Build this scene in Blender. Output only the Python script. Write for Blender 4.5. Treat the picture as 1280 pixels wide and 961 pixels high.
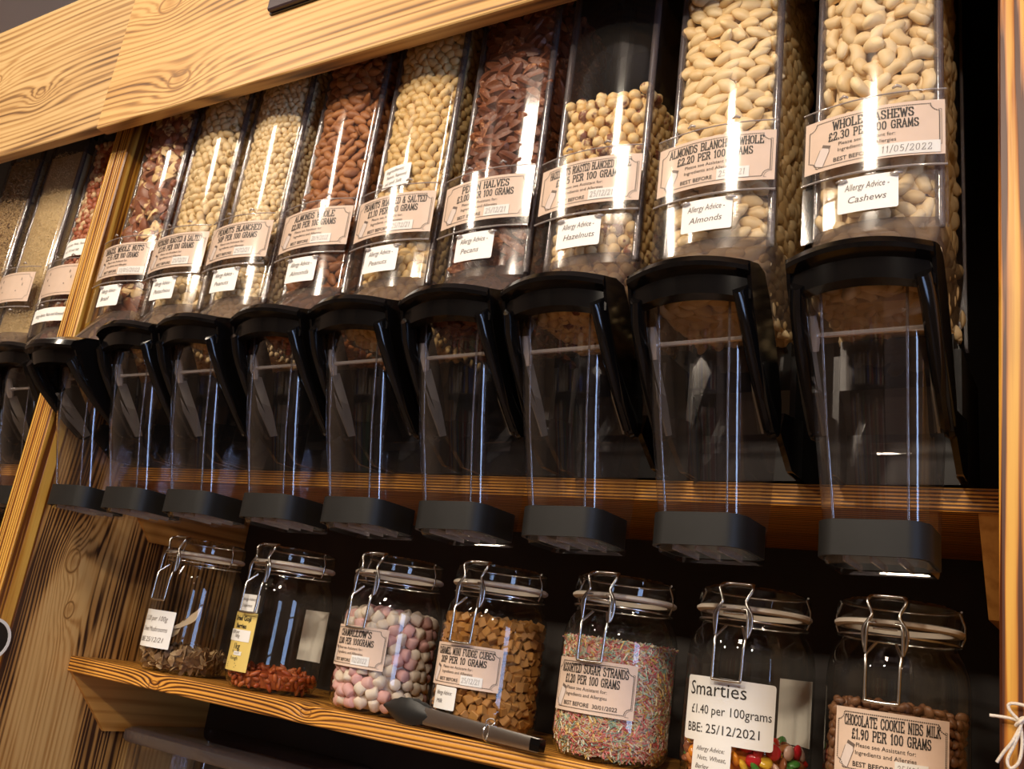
import bpy, math, random
from mathutils import Vector, Matrix, Euler
random.seed(7)
S = bpy.context.scene
for o in list(bpy.data.objects): bpy.data.objects.remove(o)
COL = S.collection
PI = math.pi

# ------------------------------------------------------------------ camera
cd = bpy.data.cameras.new('camera'); cam = bpy.data.objects.new('camera', cd); COL.objects.link(cam)
cd.sensor_fit = 'HORIZONTAL'; cd.sensor_width = 36.0; cd.lens = 1174.33 / 1280 * 36.0; cd.clip_start = 0.02
_r = Vector((0.842014, 0.520470, 0.141857)); _d = Vector((-0.031698, 0.310243, -0.950129)); _f = Vector((-0.538524, 0.795525, 0.277726))
_m = Matrix((_r, -_d, -_f)).transposed().to_4x4(); _m.translation = (0.24671, -0.77202, 1.27434)
cam.matrix_world = _m
cd.dof.use_dof = True; cd.dof.focus_distance = 0.98; cd.dof.aperture_fstop = 24.0
S.camera = cam
# ------------------------------------------------------------------ world, exposure, ceiling spots
W = bpy.data.worlds.new('world'); S.world = W; W.use_nodes = True
W.node_tree.nodes['Background'].inputs[0].default_value = (0.5, 0.62, 0.85, 1); W.node_tree.nodes['Background'].inputs[1].default_value = 0.3
S.view_settings.view_transform = 'Standard'; S.view_settings.look = 'None'; S.view_settings.gamma = 1.0
S.view_settings.use_curve_mapping = False; S.view_settings.exposure = 0.34
S.cycles.transparent_max_bounces = 64; S.cycles.max_bounces = 10; S.cycles.use_denoising = True
S.cycles.caustics_reflective = False; S.cycles.caustics_refractive = False; S.cycles.sample_clamp_indirect = 4.0
WARM = (1.0, 0.85, 0.67)
CEIL = 2.85
# ceiling lamps: (x, y, width in x, length in y, power, point they are tilted towards)
LAMPS = [(-0.27, -1.53, 0.20, 0.34, 14.0, (-0.3, 0.0, 1.6)), (-1.70, -1.34, 0.17, 0.34, 14.5, (-1.3, 0.0, 1.6)),
         (-0.5, -2.6, 0.13, 0.13, 19, (-0.4, 0.1, 1.0)), (0.9, -2.6, 0.13, 0.13, 25, (0.1, 0.1, 1.0)), (-1.9, -2.6, 0.13, 0.13, 18, (-1.4, 0.1, 1.0))]
LAMPROT = []
for (x, y, w, d, p, aim) in LAMPS:
    l = bpy.data.lights.new('ceiling_lamp_offscreen', 'AREA'); l.shape = 'RECTANGLE'; l.size = w; l.size_y = d; l.energy = p; l.color = WARM
    o = bpy.data.objects.new('ceiling_lamp_offscreen', l); COL.objects.link(o); o.location = (x, y, CEIL - 0.14)
    v = Vector(aim) - o.location; tilt = math.atan2(v.y, -v.z); o.rotation_euler = (tilt*0.75, 0, 0); LAMPROT.append(tilt*0.75)

# ------------------------------------------------------------------ helpers
class MB:
    def __init__(s): s.v = []; s.f = []
    def add(s, vs, fs):
        b = len(s.v); s.v += [tuple(p) for p in vs]; s.f += [tuple(i + b for i in f) for f in fs]; return s
    def box(s, x0, x1, y0, y1, z0, z1):
        return s.add([(x0,y0,z0),(x1,y0,z0),(x1,y1,z0),(x0,y1,z0),(x0,y0,z1),(x1,y0,z1),(x1,y1,z1),(x0,y1,z1)],
              [(0,3,2,1),(4,5,6,7),(0,1,5,4),(1,2,6,5),(2,3,7,6),(3,0,4,7)])
    def prism_x(s, prof, x0, x1):           # closed (y,z) outline swept along x
        n = len(prof); vs = [(x0,)+tuple(p) for p in prof] + [(x1,)+tuple(p) for p in prof]
        fs = [tuple(range(n-1,-1,-1)), tuple(range(n, 2*n))] + [(i,(i+1)%n,n+(i+1)%n,n+i) for i in range(n)]
        return s.add(vs, fs)
    def loft(s, secs, closed=True, caps=False):
        n = len(secs[0]); vs = [p for c in secs for p in c]; fs = []
        for k in range(len(secs)-1):
            for i in range(n if closed else n-1):
                j = (i+1) % n; fs.append((k*n+i, k*n+j, (k+1)*n+j, (k+1)*n+i))
        if caps: fs.append(tuple(range(n-1,-1,-1))); fs.append(tuple(range((len(secs)-1)*n, len(secs)*n)))
        return s.add(vs, fs)
    def lathe(s, prof, seg=40, cx=0, cy=0):
        secs = [[(cx+r*math.cos(2*PI*i/seg), cy+r*math.sin(2*PI*i/seg), z) for i in range(seg)] for r, z in prof]
        return s.loft(secs)
    def tube(s, pts, r, seg=8, closed=False):
        P = [Vector(p) for p in pts]; n = len(P); secs = []; N = None
        for i in range(n):
            a = P[(i-1) % n] if (i > 0 or closed) else P[i]; b = P[(i+1) % n] if (i < n-1 or closed) else P[i]
            t = (b-a).normalized()
            if N is None:
                N = t.orthogonal().normalized()
            N = (N - t*N.dot(t)).normalized(); B = t.cross(N)
            rr = r[i] if isinstance(r, (list, tuple)) else r
            secs.append([P[i] + (N*math.cos(2*PI*k/seg) + B*math.sin(2*PI*k/seg))*rr for k in range(seg)])
        if closed: secs.append(secs[0])
        return s.loft(secs, caps=not closed)
    def mesh(s, name, mat=None, smooth=False, auto=None):
        m = bpy.data.meshes.new(name); m.from_pydata(s.v, [], s.f); m.update()
        if mat: m.materials.append(mat)
        if smooth:
            m.polygons.foreach_set('use_smooth', [True]*len(m.polygons))
            if auto: m.set_sharp_from_angle(angle=math.radians(auto))
        return m
    def obj(s, name, mat, parent=None, smooth=False, auto=None, loc=None):
        return link(name, s.mesh(name, mat, smooth, auto), parent, loc)
def link(name, data, parent=None, loc=None):
    o = bpy.data.objects.new(name, data); COL.objects.link(o)
    if parent: o.parent = parent
    if loc: o.location = loc
    return o
def empty(name, loc, rz=0):
    o = link(name, None, None, loc); o.empty_display_size = 0.02; o.rotation_euler.z = rz; return o
def tag(o, label=None, cat=None, group=None, kind=None):
    if label: o['label'] = label
    if cat: o['category'] = cat
    if group: o['group'] = group
    if kind: o['kind'] = kind
    return o
def smoothpts(pts, n=6):                     # Catmull-Rom through points
    P = [Vector(p) for p in pts]; out = []
    for i in range(len(P)-1):
        p0 = P[max(i-1,0)]; p1 = P[i]; p2 = P[i+1]; p3 = P[min(i+2, len(P)-1)]
        for k in range(n):
            t = k/n; out.append(0.5*((2*p1)+(p2-p0)*t+(2*p0-5*p1+4*p2-p3)*t*t+(3*p1-p0-3*p2+p3)*t**3))
    out.append(P[-1]); return out

# ------------------------------------------------------------------ materials
def newmat(name):
    m = bpy.data.materials.new(name); m.use_nodes = True; nt = m.node_tree
    return m, nt, nt.nodes['Principled BSDF'], nt.nodes['Material Output']
def plain(name, col, rough=0.5, metal=0.0, noise=0.0, scale=40, coat=0.0, spec=None, bump=0.0):
    m, nt, b, out = newmat(name)
    b.inputs['Base Color'].default_value = (*col, 1); b.inputs['Roughness'].default_value = rough; b.inputs['Metallic'].default_value = metal
    b.inputs['Coat Weight'].default_value = coat
    if spec is not None: b.inputs['Specular IOR Level'].default_value = spec
    if noise or bump:
        tc = nt.nodes.new('ShaderNodeTexCoord'); n = nt.nodes.new('ShaderNodeTexNoise'); n.inputs['Scale'].default_value = scale; n.inputs['Detail'].default_value = 5
        nt.links.new(tc.outputs['Object'], n.inputs['Vector'])
        if noise:
            r = nt.nodes.new('ShaderNodeMapRange'); r.inputs['From Min'].default_value = 0.25; r.inputs['From Max'].default_value = 0.75
            r.inputs['To Min'].default_value = 1-noise; r.inputs['To Max'].default_value = 1+noise*0.5; nt.links.new(n.outputs['Fac'], r.inputs['Value'])
            mx = nt.nodes.new('ShaderNodeMix'); mx.data_type = 'RGBA'; mx.blend_type = 'MULTIPLY'; mx.inputs['Factor'].default_value = 1
            mx.inputs[6].default_value = (*col, 1); nt.links.new(r.outputs['Result'], mx.inputs[7]); nt.links.new(mx.outputs[2], b.inputs['Base Color'])
        if bump:
            bp = nt.nodes.new('ShaderNodeBump'); bp.inputs['Strength'].default_value = bump; bp.inputs['Distance'].default_value = 0.002
            nt.links.new(n.outputs['Fac'], bp.inputs['Height']); nt.links.new(bp.outputs[0], b.inputs['Normal'])
    return m
def emit(name, col, s):
    m, nt, b, out = newmat(name); b.inputs['Base Color'].default_value = (0, 0, 0, 1)
    b.inputs['Emission Color'].default_value = (*col, 1); b.inputs['Emission Strength'].default_value = s; return m
def clear(name, tint=(0.97, 0.96, 0.95), f0=0.045, rough=0.03, dust=0.0, dustcol=(0.5, 0.47, 0.44)):
    """thin clear sheet: see-through plus Schlick reflection"""
    m, nt, b, out = newmat(name); nt.nodes.remove(b)
    tr = nt.nodes.new('ShaderNodeBsdfTransparent'); tr.inputs[0].default_value = (*tint, 1)
    gl = nt.nodes.new('ShaderNodeBsdfGlossy'); gl.inputs['Roughness'].default_value = rough
    lw = nt.nodes.new('ShaderNodeLayerWeight'); lw.inputs[0].default_value = 0.5
    pw = nt.nodes.new('ShaderNodeMath'); pw.operation = 'POWER'; pw.inputs[1].default_value = 4.0
    ma = nt.nodes.new('ShaderNodeMath'); ma.operation = 'MULTIPLY_ADD'; ma.inputs[1].default_value = 0.75; ma.inputs[2].default_value = f0
    mx = nt.nodes.new('ShaderNodeMixShader'); L = nt.links
    L.new(lw.outputs['Facing'], pw.inputs[0]); L.new(pw.outputs[0], ma.inputs[0]); L.new(ma.outputs[0], mx.inputs[0])
    L.new(gl.outputs[0], mx.inputs[2]); src = tr.outputs[0]
    if dust:
        df = nt.nodes.new('ShaderNodeBsdfDiffuse'); df.inputs[0].default_value = (*dustcol, 1)
        m2 = nt.nodes.new('ShaderNodeMixShader'); m2.inputs[0].default_value = dust
        L.new(src, m2.inputs[1]); L.new(df.outputs[0], m2.inputs[2]); src = m2.outputs[0]
    L.new(src, mx.inputs[1]); L.new(mx.outputs[0], out.inputs['Surface'])
    return m
def M(nt, op, a, b=None, c=None, clamp=False):
    n = nt.nodes.new('ShaderNodeMath'); n.operation = op; n.use_clamp = clamp
    for i, v in enumerate((a, b, c)):
        if v is None: continue
        if isinstance(v, (int, float)): n.inputs[i].default_value = v
        else: nt.links.new(v, n.inputs[i])
    return n.outputs[0]
def wood(name, u, v, light, mid, dark, freq=220, warp=0.012, burn=0.4, burn_scale=(1.2, 9), knots=(), rough=0.5, bump=0.25, stripe=0.75, coat=0.15, seed=0.0, irr=0.010):
    """scorched pine: u = grain axis, v = axis across it (object space metres)"""
    m, nt, b, out = newmat(name); L = nt.links
    tc = nt.nodes.new('ShaderNodeTexCoord'); sp = nt.nodes.new('ShaderNodeSeparateXYZ'); L.new(tc.outputs['Object'], sp.inputs[0])
    w = ({0, 1, 2} - {u, v}).pop(); U, V, Wc = sp.outputs[u], sp.outputs[v], sp.outputs[w]
    def vec(su, sv, sw, off=0.0):
        c = nt.nodes.new('ShaderNodeCombineXYZ')
        L.new(M(nt, 'MULTIPLY_ADD', U, su, seed+off), c.inputs[0]); L.new(M(nt, 'MULTIPLY', V, sv), c.inputs[1]); L.new(M(nt, 'MULTIPLY', Wc, sw), c.inputs[2]); return c.outputs[0]
    def noise(vc, detail=3, sc=1.0):
        n = nt.nodes.new('ShaderNodeTexNoise'); n.inputs['Scale'].default_value = sc; n.inputs['Detail'].default_value = detail; L.new(vc, n.inputs['Vector']); return n.outputs['Fac']
    n1 = noise(vec(1.1, 5, 5), 1)
    h = M(nt, 'MULTIPLY_ADD', M(nt, 'SUBTRACT', n1, 0.5), warp*5, V)
    h = M(nt, 'ADD', h, M(nt, 'MULTIPLY', Wc, 0.35))
    h = M(nt, 'MULTIPLY_ADD', M(nt, 'SUBTRACT', noise(vec(0.35, 55, 55, 5.0), 2), 0.5), irr*2.2, h)
    core = None
    for (ku, kv, ks, ka) in knots:
        du = M(nt, 'MULTIPLY', M(nt, 'SUBTRACT', U, ku), 0.62); dv = M(nt, 'SUBTRACT', V, kv)
        r2 = M(nt, 'ADD', M(nt, 'MULTIPLY', du, du), M(nt, 'MULTIPLY', dv, dv))
        pk = M(nt, 'DIVIDE', ka, M(nt, 'ADD', 1.0, M(nt, 'DIVIDE', r2, ks*ks*1.7)))
        h = M(nt, 'ADD', h, pk)
        rr = M(nt, 'SQRT', r2)
        disc = M(nt, 'SUBTRACT', 1.0, M(nt, 'DIVIDE', rr, ks*0.55), clamp=True)
        ring = M(nt, 'SUBTRACT', 1.0, M(nt, 'ABSOLUTE', M(nt, 'DIVIDE', M(nt, 'SUBTRACT', rr, ks*0.55), ks*0.13)), clamp=True)
        t = M(nt, 'MAXIMUM', M(nt, 'MULTIPLY', disc, 0.55), ring); core = t if core is None else M(nt, 'MAXIMUM', core, t)
    bands = M(nt, 'MULTIPLY_ADD', M(nt, 'SINE', M(nt, 'MULTIPLY', h, freq)), 0.5, 0.5)
    bands = M(nt, 'POWER', bands, 1.7)
    fine = noise(vec(6, 260, 260, 3.0), 3)
    bn = noise(vec(burn_scale[0], burn_scale[1], burn_scale[1], 7.0), 4)
    bm = nt.nodes.new('ShaderNodeMapRange'); bm.interpolation_type = 'SMOOTHSTEP'; bm.inputs['From Min'].default_value = 0.42; bm.inputs['From Max'].default_value = 0.72; L.new(bn, bm.inputs['Value'])
    var = noise(vec(1.0, 30, 30, 11.0), 2)
    s = M(nt, 'MULTIPLY', bands, M(nt, 'MULTIPLY_ADD', M(nt, 'SUBTRACT', var, 0.3), 1.6, stripe*0.35, clamp=True))
    s = M(nt, 'MULTIPLY', s, stripe)
    s = M(nt, 'ADD', s, M(nt, 'MULTIPLY', M(nt, 'SUBTRACT', fine, 0.5), 0.5), clamp=True)
    s = M(nt, 'ADD', s, M(nt, 'MULTIPLY', bm.outputs[0], M(nt, 'MULTIPLY_ADD', bands, 0.7*burn, 0.6*burn)), clamp=True)
    if core is not None: s = M(nt, 'MAXIMUM', s, M(nt, 'MULTIPLY', core, 0.8))
    rp = nt.nodes.new('ShaderNodeValToRGB'); e = rp.color_ramp.elements
    e[0].position = 0.0; e[0].color = (*light, 1); e[1].position = 1.0; e[1].color = (*dark, 1); x = e.new(0.45); x.color = (*mid, 1)
    L.new(s, rp.inputs[0]); L.new(rp.outputs[0], b.inputs['Base Color'])
    b.inputs['Roughness'].default_value = rough; b.inputs['Coat Weight'].default_value = coat; b.inputs['Coat Roughness'].default_value = 0.3
    bp = nt.nodes.new('ShaderNodeBump'); bp.inputs['Strength'].default_value = bump; bp.inputs['Distance'].default_value = 0.0015
    L.new(M(nt, 'SUBTRACT', 1.0, s), bp.inputs['Height']); L.new(bp.outputs[0], b.inputs['Normal'])
    return m
def nutmat(name, c1, c2, c3=None, patch=0.0, rough=0.5, scale=55, bump=0.25, coat=0.0):
    """colour varies from piece to piece; optional skin patches in c3"""
    m, nt, b, out = newmat(name); L = nt.links
    oi = nt.nodes.new('ShaderNodeObjectInfo'); ge = nt.nodes.new('ShaderNodeNewGeometry')
    rnd = M(nt, 'FRACT', M(nt, 'ADD', oi.outputs['Random'], ge.outputs['Random Per Island']))
    tc = nt.nodes.new('ShaderNodeTexCoord'); n = nt.nodes.new('ShaderNodeTexNoise'); n.noise_dimensions = '4D'
    n.inputs['Scale'].default_value = scale; n.inputs['Detail'].default_value = 4
    L.new(tc.outputs['Object'], n.inputs['Vector']); L.new(M(nt, 'MULTIPLY', rnd, 37.0), n.inputs['W'])
    mx = nt.nodes.new('ShaderNodeMix'); mx.data_type = 'RGBA'; mx.inputs[6].default_value = (*c1, 1); mx.inputs[7].default_value = (*c2, 1)
    L.new(M(nt, 'MULTIPLY_ADD', rnd, 0.75, M(nt, 'MULTIPLY', M(nt, 'SUBTRACT', n.outputs['Fac'], 0.4), 0.8), clamp=True), mx.inputs['Factor'])
    colr = mx.outputs[2]
    if c3 is not None:
        thr = M(nt, 'SUBTRACT', M(nt, 'MULTIPLY_ADD', rnd, 0.30, n.outputs['Fac']), 1.02-patch)
        f = M(nt, 'MULTIPLY', thr, 14.0, clamp=True)
        m3 = nt.nodes.new('ShaderNodeMix'); m3.data_type = 'RGBA'; L.new(f, m3.inputs['Factor']); L.new(colr, m3.inputs[6]); m3.inputs[7].default_value = (*c3, 1); colr = m3.outputs[2]
    L.new(colr, b.inputs['Base Color']); b.inputs['Roughness'].default_value = rough; b.inputs['Coat Weight'].default_value = coat
    bp = nt.nodes.new('ShaderNodeBump'); bp.inputs['Strength'].default_value = bump; bp.inputs['Distance'].default_value = 0.001
    L.new(n.outputs['Fac'], bp.inputs['Height']); L.new(bp.outputs[0], b.inputs['Normal'])
    return m
def hues(name, cols, rough=0.35, coat=0.0):
    m, nt, b, out = newmat(name); L = nt.links
    oi = nt.nodes.new('ShaderNodeObjectInfo'); ge = nt.nodes.new('ShaderNodeNewGeometry')
    rnd = M(nt, 'FRACT', M(nt, 'ADD', oi.outputs['Random'], ge.outputs['Random Per Island']))
    rp = nt.nodes.new('ShaderNodeValToRGB'); rp.color_ramp.interpolation = 'CONSTANT'; e = rp.color_ramp.elements
    for i, c in enumerate(cols):
        x = e[0] if i == 0 else (e[1] if i == 1 else e.new(i/len(cols)))
        x.position = i/len(cols); x.color = (*c, 1)
    L.new(rnd, rp.inputs[0]); L.new(rp.outputs[0], b.inputs['Base Color']); b.inputs['Roughness'].default_value = rough; b.inputs['Coat Weight'].default_value = coat
    return m

ACRYL = clear('clear_acrylic', f0=0.045, rough=0.09, dust=0.015)
HOLD = clear('label_holder_acrylic', f0=0.055, rough=0.10, dust=0.012)
SMOKE = clear('smoky_acrylic', tint=(0.55, 0.50, 0.47), f0=0.06, rough=0.10, dust=0.28, dustcol=(0.22, 0.18, 0.16))
CHUTE = clear('chute_acrylic', tint=(0.94, 0.92, 0.915), f0=0.09, rough=0.025, dust=0.006, dustcol=(0.5, 0.45, 0.43))
EDGE = clear('acrylic_edge', tint=(0.58, 0.54, 0.54), f0=0.13, rough=0.10, dust=0.20, dustcol=(0.30, 0.26, 0.27))
RIBM = clear('chute_rib', tint=(0.72, 0.69, 0.68), f0=0.16, rough=0.08, dust=0.05, dustcol=(0.6, 0.55, 0.55))
RODM = clear('clear_rod', tint=(0.7, 0.66, 0.64), f0=0.25, rough=0.1, dust=0.35, dustcol=(0.8, 0.72, 0.68))
GLASS = clear('jar_glass', tint=(0.93, 0.935, 0.92), f0=0.05, rough=0.02)
GLASSLID = clear('jar_lid_glass', tint=(0.90, 0.90, 0.885), f0=0.06, rough=0.03)
BLACK = plain('glossy_black_plastic', (0.0035, 0.003, 0.003), 0.13, spec=0.32)
RUBBER = plain('black_rubber', (0.011, 0.0105, 0.010), 0.5, noise=0.15, scale=60, spec=0.28)
DARKPL = plain('satin_black_plastic', (0.010, 0.0095, 0.009), 0.35)
PADM = plain('grey_pad', (0.22, 0.19, 0.15), 0.45, noise=0.2, scale=50)
BACKM = plain('black_painted_panel', (0.030, 0.025, 0.021), 0.6, noise=0.3, scale=12)
CARD = plain('pink_card', (0.78, 0.60, 0.48), 0.6, noise=0.04, scale=90)
WHITE = plain('white_paper', (0.86, 0.85, 0.82), 0.55)
CREAM = WHITE
YELLOW = plain('yellow_paper', (0.74, 0.56, 0.16), 0.55, noise=0.05, scale=60)
TAN = plain('label_backing_paper', (0.74, 0.70, 0.62), 0.7)
INK = plain('black_ink', (0.018, 0.014, 0.012), 0.6)
PENK = plain('pen_ink', (0.13, 0.105, 0.10), 0.6)
INKG = plain('grey_brown_ink', (0.16, 0.12, 0.10), 0.6)
JARPR = plain('printed_jar', (0.78, 0.68, 0.64), 0.6)
STEEL = plain('steel_wire', (0.62, 0.60, 0.56), 0.22, metal=1.0)
CHROME = plain('tong_steel', (0.78, 0.76, 0.73), 0.20, metal=1.0)
GASKET = plain('pale_rubber_gasket', (0.74, 0.66, 0.56), 0.5)
SILI = plain('black_silicone', (0.011, 0.011, 0.011), 0.45, noise=0.15, scale=50)
TWINE = plain('cotton_twine', (0.80, 0.70, 0.58), 0.85, noise=0.25, scale=700, bump=0.4)
PLAQUE = plain('dark_plum_sign', (0.045, 0.028, 0.034), 0.4)

W_FASC = wood('fascia_pine', 0, 2, (0.68, 0.43, 0.16), (0.46, 0.235, 0.065), (0.11, 0.042, 0.010), freq=560, warp=0.011, burn=0.5, burn_scale=(1.6, 12),
              knots=[(-0.920, 2.031, 0.028, 0.045), (-0.52, 2.27, 0.02, 0.035), (-1.0, 2.19, 0.03, 0.05)], stripe=0.85, rough=0.5)
W_FASC2 = wood('fascia_pine_pale', 0, 2, (0.64, 0.43, 0.19), (0.45, 0.25, 0.085), (0.12, 0.055, 0.018), freq=520, warp=0.011, burn=0.5, burn_scale=(1.6, 12),
              knots=[(-1.321, 2.098, 0.016, 0.05), (-1.50, 2.166, 0.022, 0.04)], stripe=0.85, rough=0.5, seed=4.0)
W_POST = wood('post_pine', 2, 0, (0.72, 0.42, 0.08), (0.48, 0.20, 0.02), (0.13, 0.035, 0.004), freq=900, warp=0.006, burn=0.75, burn_scale=(2.2, 40), stripe=1.2, rough=0.38, coat=0.3, bump=0.5)
W_POSTR = wood('right_post_pine', 2, 0, (0.70, 0.37, 0.055), (0.44, 0.145, 0.010), (0.07, 0.014, 0.001), freq=700, warp=0.012, burn=1.7, burn_scale=(2.4, 95), stripe=0.9, rough=0.42, coat=0.05, bump=0.3, seed=2.0)
W_PANEL = wood('panel_pine', 2, 1, (0.68, 0.43, 0.16), (0.46, 0.235, 0.065), (0.045, 0.016, 0.005), freq=760, warp=0.008, burn=1.25, burn_scale=(2.6, 13),
              knots=[(1.322, 0.10, 0.02, 0.05), (1.25, 0.115, 0.014, 0.03)], stripe=0.6, rough=0.5, coat=0.1, seed=1.0)
W_SHELF = wood('shelf_pine', 0, 2, (0.86, 0.42, 0.07), (0.52, 0.20, 0.025), (0.07, 0.02, 0.004), freq=1750, warp=0.0008, burn=0.25, burn_scale=(1.5, 15), stripe=1.3, rough=0.35, coat=0.3, bump=0.8, irr=0.0012)
W_SHELF2 = wood('low_shelf_pine', 0, 2, (0.86, 0.42, 0.07), (0.52, 0.20, 0.025), (0.07, 0.02, 0.004), freq=1500, warp=0.0045, burn=0.35, burn_scale=(2.0, 15),
              knots=[(-0.89, 1.168, 0.012, 0.014), (-0.60, 1.176, 0.01, 0.010)], stripe=1.2, rough=0.4, coat=0.25, bump=0.6, seed=5.0, irr=0.004)
W_BRKT = wood('bracket_pine', 1, 2, (0.60, 0.30, 0.07), (0.40, 0.17, 0.03), (0.08, 0.024, 0.005), freq=350, warp=0.01, burn=0.3, stripe=0.6)

# ------------------------------------------------------------------ room
XL, XR, YB, YF = -3.6, 2.6, 0.46, -3.2
PLASTER = plain('grey_plaster', (0.40, 0.37, 0.36), 0.85, noise=0.05, scale=8)
CEILM = plain('ceiling_paint', (0.62, 0.56, 0.56), 0.9, noise=0.04, scale=5)
SHOPW = plain('warm_wall', (0.30, 0.22, 0.16), 0.85, noise=0.25, scale=6)
FLOORM = wood('floor_oak', 0, 1, (0.28, 0.17, 0.09), (0.20, 0.11, 0.05), (0.06, 0.03, 0.012), freq=90, warp=0.02, burn=0.2)
def struct(name, b, mat): return tag(b.obj(name, mat), kind='structure')
struct('floor', MB().box(XL, XR, YF, YB, -0.05, 0), FLOORM)
struct('ceiling', MB().box(XL, XR, YF, YB, CEIL, CEIL+0.05), CEILM)
struct('wall_back', MB().box(XL, XR, YB, YB+0.05, 0, CEIL), PLASTER)
struct('wall_left', MB().box(XL-0.05, XL, YF, YB, 0, CEIL), SHOPW)
struct('wall_front', MB().box(XL, XR, YF-0.05, YF, 0, CEIL), SHOPW)
wy0, wy1, wz0, wz1 = -1.90, -1.10, 0.6, 2.35        # daylight window in the right wall
struct('wall_right', MB().box(XR, XR+0.05, YF, wy0, 0, CEIL).box(XR, XR+0.05, wy1, YB, 0, CEIL).box(XR, XR+0.05, wy0, wy1, 0, wz0).box(XR, XR+0.05, wy0, wy1, wz1, CEIL), SHOPW)
win = empty('window_right_offscreen', (XR, (wy0+wy1)/2, wz0)); tag(win, kind='structure')
wf = MB()
for (a, b_, c, d) in ((wy0, wy0+0.04, wz0, wz1), (wy1-0.04, wy1, wz0, wz1), (wy0, wy1, wz0, wz0+0.04), (wy0, wy1, wz1-0.04, wz1), (wy0, wy1, 1.5, 1.53)):
    wf.box(0, 0.05, a-(wy0+wy1)/2, b_-(wy0+wy1)/2, c-wz0, d-wz0)
wf.obj('window_frame', WHITE, win)
MB().box(0.03, 0.034, -0.4, 0.4, 0, wz1-wz0).obj('pane_offscreen', emit('daylight_pane', (0.42, 0.60, 1.0), 7.5), win)
for (x, y, w, d, p, aim), rx in zip(LAMPS, LAMPROT):
    t = empty('ceiling_lamp', (x, y, CEIL-0.14)); tag(t, 'white rectangular ceiling lamp tilted towards the shelves', 'lamp', 'tilted ceiling lamps'); t.rotation_euler.x = rx
    a, c = w/2+0.012, d/2+0.012
    hb_ = MB(); hb_.box(-a, a, -c, c, 0.004, 0.03); hb_.obj('housing', WHITE, t)
    MB().tube([(0, 0, 0.03), (0, 0.0, 0.09)], 0.012, 10).obj('stem', WHITE, t)

rk = empty('reflection_rack', (-0.3, YF+0.02, 0)); tag(rk, 'unseen dark wooden rack added for the clear plastic to reflect', 'rack')  # rack and cartons are unseen, added so the clear plastic reflects something
RKM = plain('rack_brown', (0.07, 0.045, 0.03), 0.6)
for zz in (0.35, 0.75, 1.15, 1.55, 1.95): MB().box(-1.3, 1.3, 0.0, 0.28, zz-0.02, zz).obj('rack_shelf', RKM, rk)
for xx in (-1.31, 0.0, 1.31): MB().box(xx-0.012, xx+0.012, 0.0, 0.28, 0, 2.2).obj('rack_upright', RKM, rk)
BOXM = hues('carton_print', [(0.55, 0.45, 0.30), (0.10, 0.12, 0.30), (0.40, 0.08, 0.06), (0.60, 0.56, 0.50), (0.06, 0.05, 0.05), (0.15, 0.22, 0.12), (0.45, 0.28, 0.10)], 0.5)
rb = random.Random(2)
CARTON = [bx.mesh('carton', BOXM) for bx in [MB().loft([[(-w_, -0.05, 0), (w_, -0.05, 0), (w_, 0.05, 0), (-w_, 0.05, 0)], [(-w_, -0.05, h_), (w_, -0.05, h_), (w_, 0.05, h_), (-w_, 0.05, h_)], [(-w_*0.6, -0.03, h_+0.015), (w_*0.6, -0.03, h_+0.015), (w_*0.6, 0.03, h_+0.015), (-w_*0.6, 0.03, h_+0.015)]], caps=True) for w_, h_ in ((0.05, 0.24), (0.04, 0.18), (0.06, 0.28))]]
for zz in (0.35, 0.75, 1.15, 1.55):
    for k in range(18):
        xx = -1.22+0.143*k
        if abs(xx) < 0.075 or rb.random() < 0.12: continue
        tag(link('carton', rb.choice(CARTON), None, (-0.3+xx, YF+0.18, zz+0.001)), 'unseen printed carton added on the rack for reflections', 'carton', 'unseen cartons added for reflections')

# ------------------------------------------------------------------ shelf unit
PX0, PX1 = -1.138, -1.092             # dividing post
RX0, RX1 = 0.1725, 0.222              # right post
SY, SB = 0.138, 0.42                  # shelf front, back
UZ, LZ, TH = 1.478, 1.185, 0.022      # upper / lower shelf tops, thickness
unit = empty('shelf_unit', (0, 0, 0)); tag(unit, 'tall scorched pine wall shelving unit carrying bulk food dispensers and jars', 'shelving')
def part(name, b, mat, parent=unit, **k): return b.obj(name, mat, parent, **k)
def bevbox(x0, x1, y0, y1, z0, z1, e=0.0015):
    b = MB(); pr = [(y0+e, z0), (y1-e, z0), (y1, z0+e), (y1, z1-e), (y1-e, z1), (y0+e, z1), (y0, z1-e), (y0, z0+e)]
    return b.prism_x(pr, x0, x1)
part('fascia_board', bevbox(-1.1045, 0.62, -0.052, -0.031, 1.984, 2.285), W_FASC)
part('fascia_board', bevbox(-2.35, -1.106, -0.050, -0.031, 1.988, 2.288), W_FASC2)
def vpost(x0, x1, y0, y1, z0, z1, e=0.002):
    pr = [(x0, y1), (x0, y0+e), (x0+e, y0), (x1-e, y0), (x1, y0+e), (x1, y1)]
    return MB().loft([[(x, y, z0) for x, y in pr], [(x, y, z1) for x, y in pr]], caps=True)
part('post', vpost(PX0, PX1, 0.0, 0.034, 0.02, 2.27), W_POST)
part('post', vpost(RX0, RX1, 0.0, 0.034, 0.02, 2.27), W_POSTR)
part('divider_panel', MB().box(PX0+0.004, PX1-0.0005, 0.034, SB, 0.02, 2.27), W_PANEL)
part('divider_panel', MB().box(RX0+0.002, RX1-0.004, 0.034, SB, 0.02, 2.27), W_PANEL)
part('shelf_board', bevbox(PX1, RX0, SY, SB, UZ-TH, UZ), W_SHELF)
part('shelf_board', bevbox(PX1, RX0, SY, SB, LZ-TH, LZ), W_SHELF2)
part('shelf_board', bevbox(-2.35, PX0, SY, SB, UZ-TH, UZ), W_SHELF)
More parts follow.
